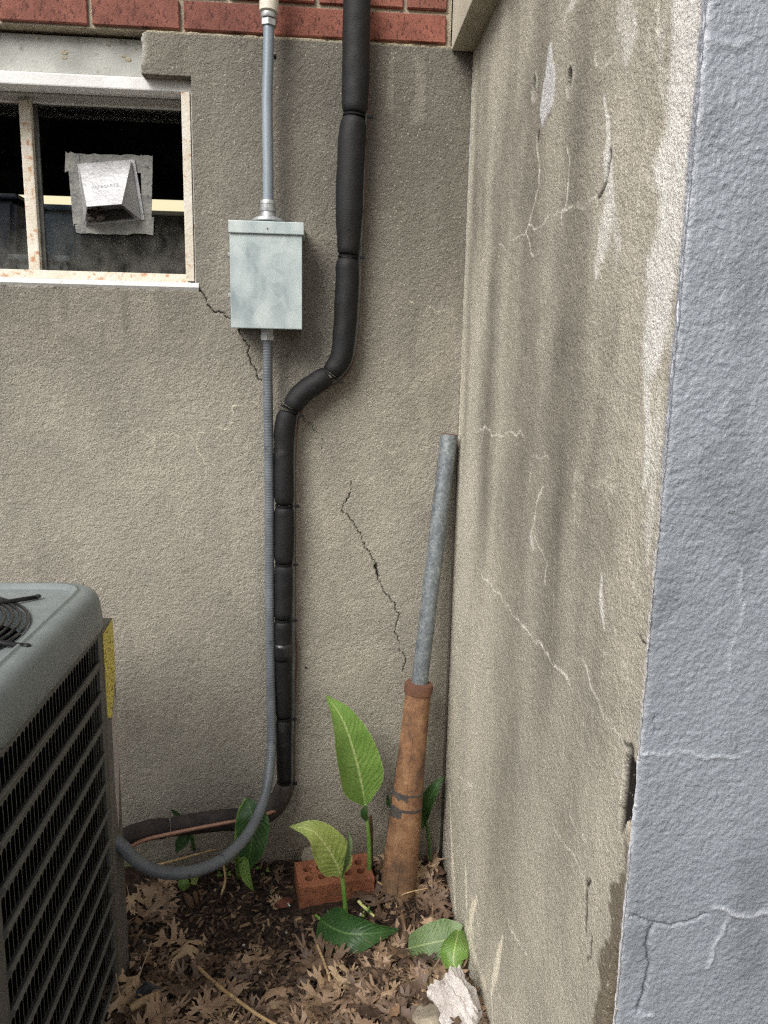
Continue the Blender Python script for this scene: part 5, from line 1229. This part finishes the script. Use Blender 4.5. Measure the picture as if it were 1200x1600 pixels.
# ================================================================== LEAF LITTER
def oak_mesh(seed):
    r = np.random.RandomState(seed); bm = bmesh.new()
    L = .094 * r.uniform(.85, 1.2); curl = r.uniform(-.4, .8); bend = r.uniform(-.35, .8); tw = r.uniform(-.5, .5)
    def put(u, v, e=0.0):
        z = L * (bend * (v - .5) ** 2 + curl * u * u + .6 * tw * u * (v - .5) + .05 * math.sin(9 * v + 4 * u + seed) + .03 * math.sin(17 * u + 5 * v) + .03 * abs(u))
        return bm.verts.new(Vector((L * u, L * (v - .5), z + e)))
    def ladder(sections, e=0.0):
        rows = [[put(a[0], a[1], e), put((a[0] + c[0]) / 2, (a[1] + c[1]) / 2, e), put(c[0], c[1], e)] for a, c in sections]
        for p, q in zip(rows[:-1], rows[1:]):
            for i in range(2): bm.faces.new([p[i], p[i + 1], q[i + 1], q[i]])
        return rows[-1]
    vs_ = [0, .08, .18, .28, .38, .48, .58, .68, .78, .88]
    bw = [.012, .03, .08, .07, .105, .08, .105, .075, .085, .06]
    last = ladder([((-w, v), (w, v)) for v, w in zip(vs_, bw)])
    for tip in [(-.10, .97), (.0, 1.06), (.11, .98)]:
        bm.faces.new([put(tip[0] * .35 - .035, .89, .0002), put(tip[0] * .35 + .035, .89, .0002), put(tip[0] + .012, tip[1], .0002), put(tip[0] - .008, tip[1] + .03, .0002)])
    for side in (-1, 1):
        for k in range(3):
            v0 = (.17, .38, .60)[k] + r.uniform(-.03, .03); lw = (.30, .44, .33)[k] * r.uniform(.8, 1.2); rise = (.06, .15, .16)[k] * r.uniform(.7, 1.3)
            cl = [(.03, v0), (lw * .32, v0 + rise * .22), (lw * .6, v0 + rise * .55), (lw * .85, v0 + rise)]
            hw = [.095, .068, .070, .098]
            ang = math.atan2(rise, lw); n_ = (-math.sin(ang), math.cos(ang))
            S = [((c[0] - n_[0] * h, c[1] - n_[1] * h), (c[0] + n_[0] * h, c[1] + n_[1] * h)) for c, h in zip(cl, hw)]
            ladder([((side * a[0], a[1]), (side * c[0], c[1])) for a, c in S], .0003)
            (x0, y0), (x1, y1) = S[-1]; e = .0003
            d = (math.cos(ang), math.sin(ang))
            for t, ln, sw in ((.0, .11, -.06), (.5, .17, .0), (1.0, .13, .06)):
                px, py = x0 + (x1 - x0) * t, y0 + (y1 - y0) * t; w = .050 if t == .5 else .044
                tx, ty = px + d[0] * ln * r.uniform(.7, 1.2) + n_[0] * sw, py + d[1] * ln + n_[1] * sw
                A = [(px - n_[0] * w, py - n_[1] * w), (px + n_[0] * w, py + n_[1] * w), (tx * .4 + px * .6 + n_[0] * w * .8, ty * .4 + py * .6 + n_[1] * w * .8), (tx, ty), (tx * .4 + px * .6 - n_[0] * w * .8, ty * .4 + py * .6 - n_[1] * w * .8)]
                bm.faces.new([put(side * p[0], p[1], e + .0002 * t) for p in A])
    ml = [(.03 * tw, -.30), (.01 * tw, -.12)] + [(0, t) for t in np.linspace(0, .95, 9)]; w = np.linspace(.012, .004, len(ml))
    vv = [(put(x - q, y, .0008), put(x + q, y, .0008)) for (x, y), q in zip(ml, w)]
    for (a0, a1), (b0_, b1_) in zip(vv[:-1], vv[1:]): bm.faces.new([a0, a1, b1_, b0_])
    bmesh.ops.recalc_face_normals(bm, faces=bm.faces[:])
    me = bpy.data.meshes.new('oak_leaf'); bm.to_mesh(me); bm.free(); me.materials.append(M_OAK)
    me.polygons.foreach_set('use_smooth', [True] * len(me.polygons)); return me
OAK = [oak_mesh(s) for s in range(12)]
def oval_mesh(seed):
    r = np.random.RandomState(seed); bm = bmesh.new(); L = r.uniform(.045, .075); asp = r.uniform(.26, .36); cup = r.uniform(-.9, 1.3); bend = r.uniform(-.9, 1.2); rows = []
    for i in range(9):
        v = i / 8; w = asp * math.sin(math.pi * min(1, .04 + v * .96)) ** .75 * (1 + .12 * r.randn())
        rows.append([bm.verts.new((L * u * w, L * (v - .5), L * (cup * (u * w) ** 2 * 2 + bend * (v - .5) ** 2 + .05 * r.randn() * abs(u)))) for u in (-1, -.55, -.1, 0, .1, .55, 1)])
    for a_, b_ in zip(rows[:-1], rows[1:]):
        for k in range(6):
            if k in (0, 5) and r.rand() < .16: continue          # torn margin
            bm.faces.new([a_[k], a_[k + 1], b_[k + 1], b_[k]])
    me = bpy.data.meshes.new('fallen_leaf'); bm.to_mesh(me); bm.free(); me.materials.append(M_OVAL)
    me.polygons.foreach_set('use_smooth', [True] * len(me.polygons)); return me
M_OVAL = rnd_mat('dry_plain_leaf', [(0, srgb(58, 46, 40)), (.4, srgb(98, 77, 62)), (.75, srgb(138, 110, 85)), (1, srgb(168, 146, 116))], .6, .0012, 90, 24, .4)
OVAL = [oval_mesh(s + 50) for s in range(6)]
def occupied(x, y):
    if x > X0 - .02 or y > -.012: return True
    if x < XA + .015 and y < YB + .08: return True
    if -.075 < x < .145 and -.20 < y < -.045: return True
    if math.hypot(x - .2, y + .135) < .05: return True
    return False
random.seed(21); spots = []
hero = [(288, 1484, .6, 1.25), (262, 1468, 1.5, 1.0), (174 + 70, 1416, -.8, 1.1), (250, 1428, 1.2, .8), (580, 1384 + 18, .3, 1.0), (300, 1505, -.5, 1.0), (215, 1592, .1, 1.25), (390, 1500, 1.7, 1.0), (440, 1555, .2, 1.15), (545, 1530, -.3, 1.1),
        (610, 1560, .8, 1.25), (640, 1582, 1.6, 1.1), (470, 1590, 2.2, 1.0), (690, 1420, .4, 1.0), (672, 1405, 1.1, .9), (350, 1560, 2.0, 1.1), (500, 1500, .9, 1.1), (595, 1510, 2.5, 1.0), (240, 1390, 2.6, 1.1), (205, 1410, .4, 1.0)]
for (px, py, a, s) in hero:
    p = AG(px, py, .014); spots.append((p[0], p[1], p[2], a, s, .15))
tries = 0
while len(spots) < 265 and tries < 9000:
    tries += 1
    x = random.uniform(-.46, .34); y = random.uniform(-.66, -.01)
    d = .10
    # thick drift along the front and the porch wall, thin over the bare soil in the middle
    d += .86 * float(sm(-.30, -.42, y + .05 * math.sin(9 * x))) + .75 * float(sm(.10, .2, x)) + .25 * float(sm(-.28, -.36, x)) * float(sm(-.12, -.2, y))
    if x < .0: d *= .45 + .55 * float(sm(-.48, -.6, y))
    if random.random() > d or occupied(x, y): continue
    spots.append((x, y, float(gh(x, y)) + random.uniform(.002, .013) + .012 * float(sm(-.35, -.5, y)) * random.random(), random.uniform(0, 6.28), random.choice((.36, .46, .56, .66, .78, .98)) * random.uniform(.9, 1.1), .20))
for i, (x, y, z, a, s, tilt) in enumerate(spots):
    plain = i >= len(hero) and i % 5 == 0
    o = link('fallen_leaf' if plain else 'oak_leaf', OVAL[i % 6] if plain else OAK[i % 12]); o.location = (x, y, z + (.004 if plain else 0)); o.scale = (s, s, s)
    o.rotation_euler = (random.gauss(0, tilt) + (math.pi if random.random() < .35 else 0), random.gauss(0, tilt), a)
    if plain: setp(o, 'small torn oval brown leaf without lobes lying in the litter', 'leaf', 'fallen oval leaves')
    else: setp(o, 'dry brown lobed oak leaf lying in the litter on the soil', 'leaf', 'fallen oak leaves')
def scatter(name, count, mat, label, size, dens, seed, flat=.35, lift=.004, curlf=.0):
    r = np.random.RandomState(seed); V = []; F = []; c = 0
    while c < count:
        x = r.uniform(-.46, .34); y = r.uniform(-.68, -.005)
        if occupied(x, y) or r.rand() > dens(x, y): continue
        L = r.uniform(*size[0]); w = r.uniform(*size[1]); t = r.uniform(*size[2])
        a = r.uniform(0, 6.28); e = r.normal(0, flat); e2 = r.normal(0, flat)
        Rm_ = np.array((Matrix.Rotation(a, 3, 'Z') @ Matrix.Rotation(e, 3, 'X') @ Matrix.Rotation(e2, 3, 'Y')))
        base = len(V); p0_ = np.array([x, y, float(0)])
        k1, k2 = r.uniform(.5, 1, 2)
        pts = [(-L, -w * k1, -t), (L * k2, -w, -t), (L, w * k2, -t), (-L * k1, w, -t), (-L * .9, -w * k1, t), (L * k2, -w * .8, t), (L * .9, w * k2, t), (-L * k1, w * .8, t)]
        z_ = r.uniform(0, lift)
        V += [Rm_ @ np.array(p) + np.array([x, y, z_]) for p in pts]
        F += [tuple(base + i for i in f) for f in [(3, 2, 1, 0), (4, 5, 6, 7), (0, 1, 5, 4), (1, 2, 6, 5), (2, 3, 7, 6), (3, 0, 4, 7)]]
        c += 1
    V = np.array(V); ctr = V.reshape(-1, 8, 3).mean(1); V[:, 2] += np.repeat(gh(ctr[:, 0], ctr[:, 1]), 8)
    o = mesh(name, V, F, mat); return setp(o, label, None, None, 'stuff')
scatter('bark_mulch', 4600, M_MULCH, 'dark shredded bark mulch over the soil', ((.005, .016), (.0015, .0045), (.0008, .002)), lambda x, y: .9, 5, .4, .006)
scatter('leaf_litter', 2600, M_LITTER, 'crumbled brown leaf fragments over the soil', ((.004, .013), (.003, .009), (.0003, .0005)), lambda x, y: .08 + .9 * float(sm(-.28, -.42, y)) + .7 * float(sm(.08, .2, x)) + .2 * float(sm(-.3, -.4, x)), 6, .6, .014)
scatter('pale_grit', 60, M_PEBBLE, 'pale grit and small stones in the soil', ((.002, .005), (.002, .004), (.0015, .003)), lambda x, y: .9, 8, .5, .006)

# sticks and scraps
def stick(name, pts, r, mat, label, cat='stick', y=None):
    P = [AG(px, py, h) if y is None else AY(px, py, yy) for (px, py, h), yy in zip(pts, y or [0] * len(pts))]
    rr = np.linspace(r, r * .7, len(P) * 6 - 5) if not np.isscalar(r) is False else r
    o = tube(name, spline(P, 6), np.linspace(r, r * .7, 6 * (len(P) - 1) + 1), mat, None, 8, tuple(P[0])); return setp(o, label, cat)
stick('stick', [(308, 1510, .022), (338, 1538, .028), (370, 1562, .030), (402, 1585, .030), (432, 1602, .026), (470, 1625, .024)], .0042, M_STICK, 'long straight tan stick lying across the dry leaves in front')
stick('straw', [(495, 1475, .03), (505, 1500, .026), (516, 1530, .02)], .0034, M_STICK, 'short straw coloured stem standing among the brown leaves', 'straw')
stick('stick', [(243, 1352, .02), (275, 1344, .035), (310, 1334, .045), (342, 1326, .05)], .0036, M_STICK, 'pale dry stem inside the loop of grey hose')
stick('stick', [(346, 1398, .004), (352, 1375, .03), (349, 1348, .05)], .0036, M_STICK, 'upright tan twig right of the light green sprout')
stick('root', [(590, 1378, .03), (606, 1388, .02), (616, 1400, .012), (620, 1418, .01)], .0022, M_STICK, 'thin pale root curling at the foot of the rusty pipe', 'root')
stick('root', [(618, 1402, .014), (640, 1394, .03), (668, 1388, .045)], .0020, M_STICK, 'thin pale root reaching right across the foot of the rusty pipe', 'root')
stick('leaf_shred', [(560, 1408, .012), (572, 1420, .012), (585, 1432, .010)], .0045, mottle('yellow_leaf', srgb(196, 196, 120), srgb(214, 214, 150), 20, .6), 'narrow yellow leaf shred beside the canna stem', 'leaf')
stick('chalk_piece', [(444, 1405, .012), (449, 1411, .012), (453, 1416, .012)], .0022, mottle('pale_green_plastic', srgb(176, 200, 186), srgb(190, 212, 198), 20, .5), 'tiny pale green stick beside the dull red brick shard')
stick('stick', [(205, 1575, .02), (228, 1562, .03), (250, 1553, .028)], .010, M_STICK, 'thick tan stalk piece under the black scrap at the lower left')
sb = [AG(213, 1548, .03), AG(228, 1533, .045), AG(258, 1546, .03), AG(240, 1556, .022), AG(212, 1566, .015)]
vb = bmesh.new(); vv = [vb.verts.new(p) for p in sb]; mid_ = vb.verts.new(np.mean(sb, 0) + np.array([0, 0, .012]))
for i in range(5): vb.faces.new([vv[i], vv[(i + 1) % 5], mid_])
bmesh.ops.subdivide_edges(vb, edges=vb.edges[:], cuts=2, use_grid_fill=True)
for v in vb.verts: v.co.z += .006 * (float(fbm(v.co.x, v.co.y, 60, 77, 2)) - .5)
r_ = bmesh.ops.extrude_face_region(vb, geom=vb.faces[:])
for g_ in r_['geom']:
    if isinstance(g_, bmesh.types.BMVert): g_.co.z -= .004
so_ = bm_obj('plastic_scrap', vb, M_SLATE, None, False, tuple(sb[0])); setp(so_, 'crumpled dark grey plastic scrap among leaves beside the air conditioner', 'scrap')
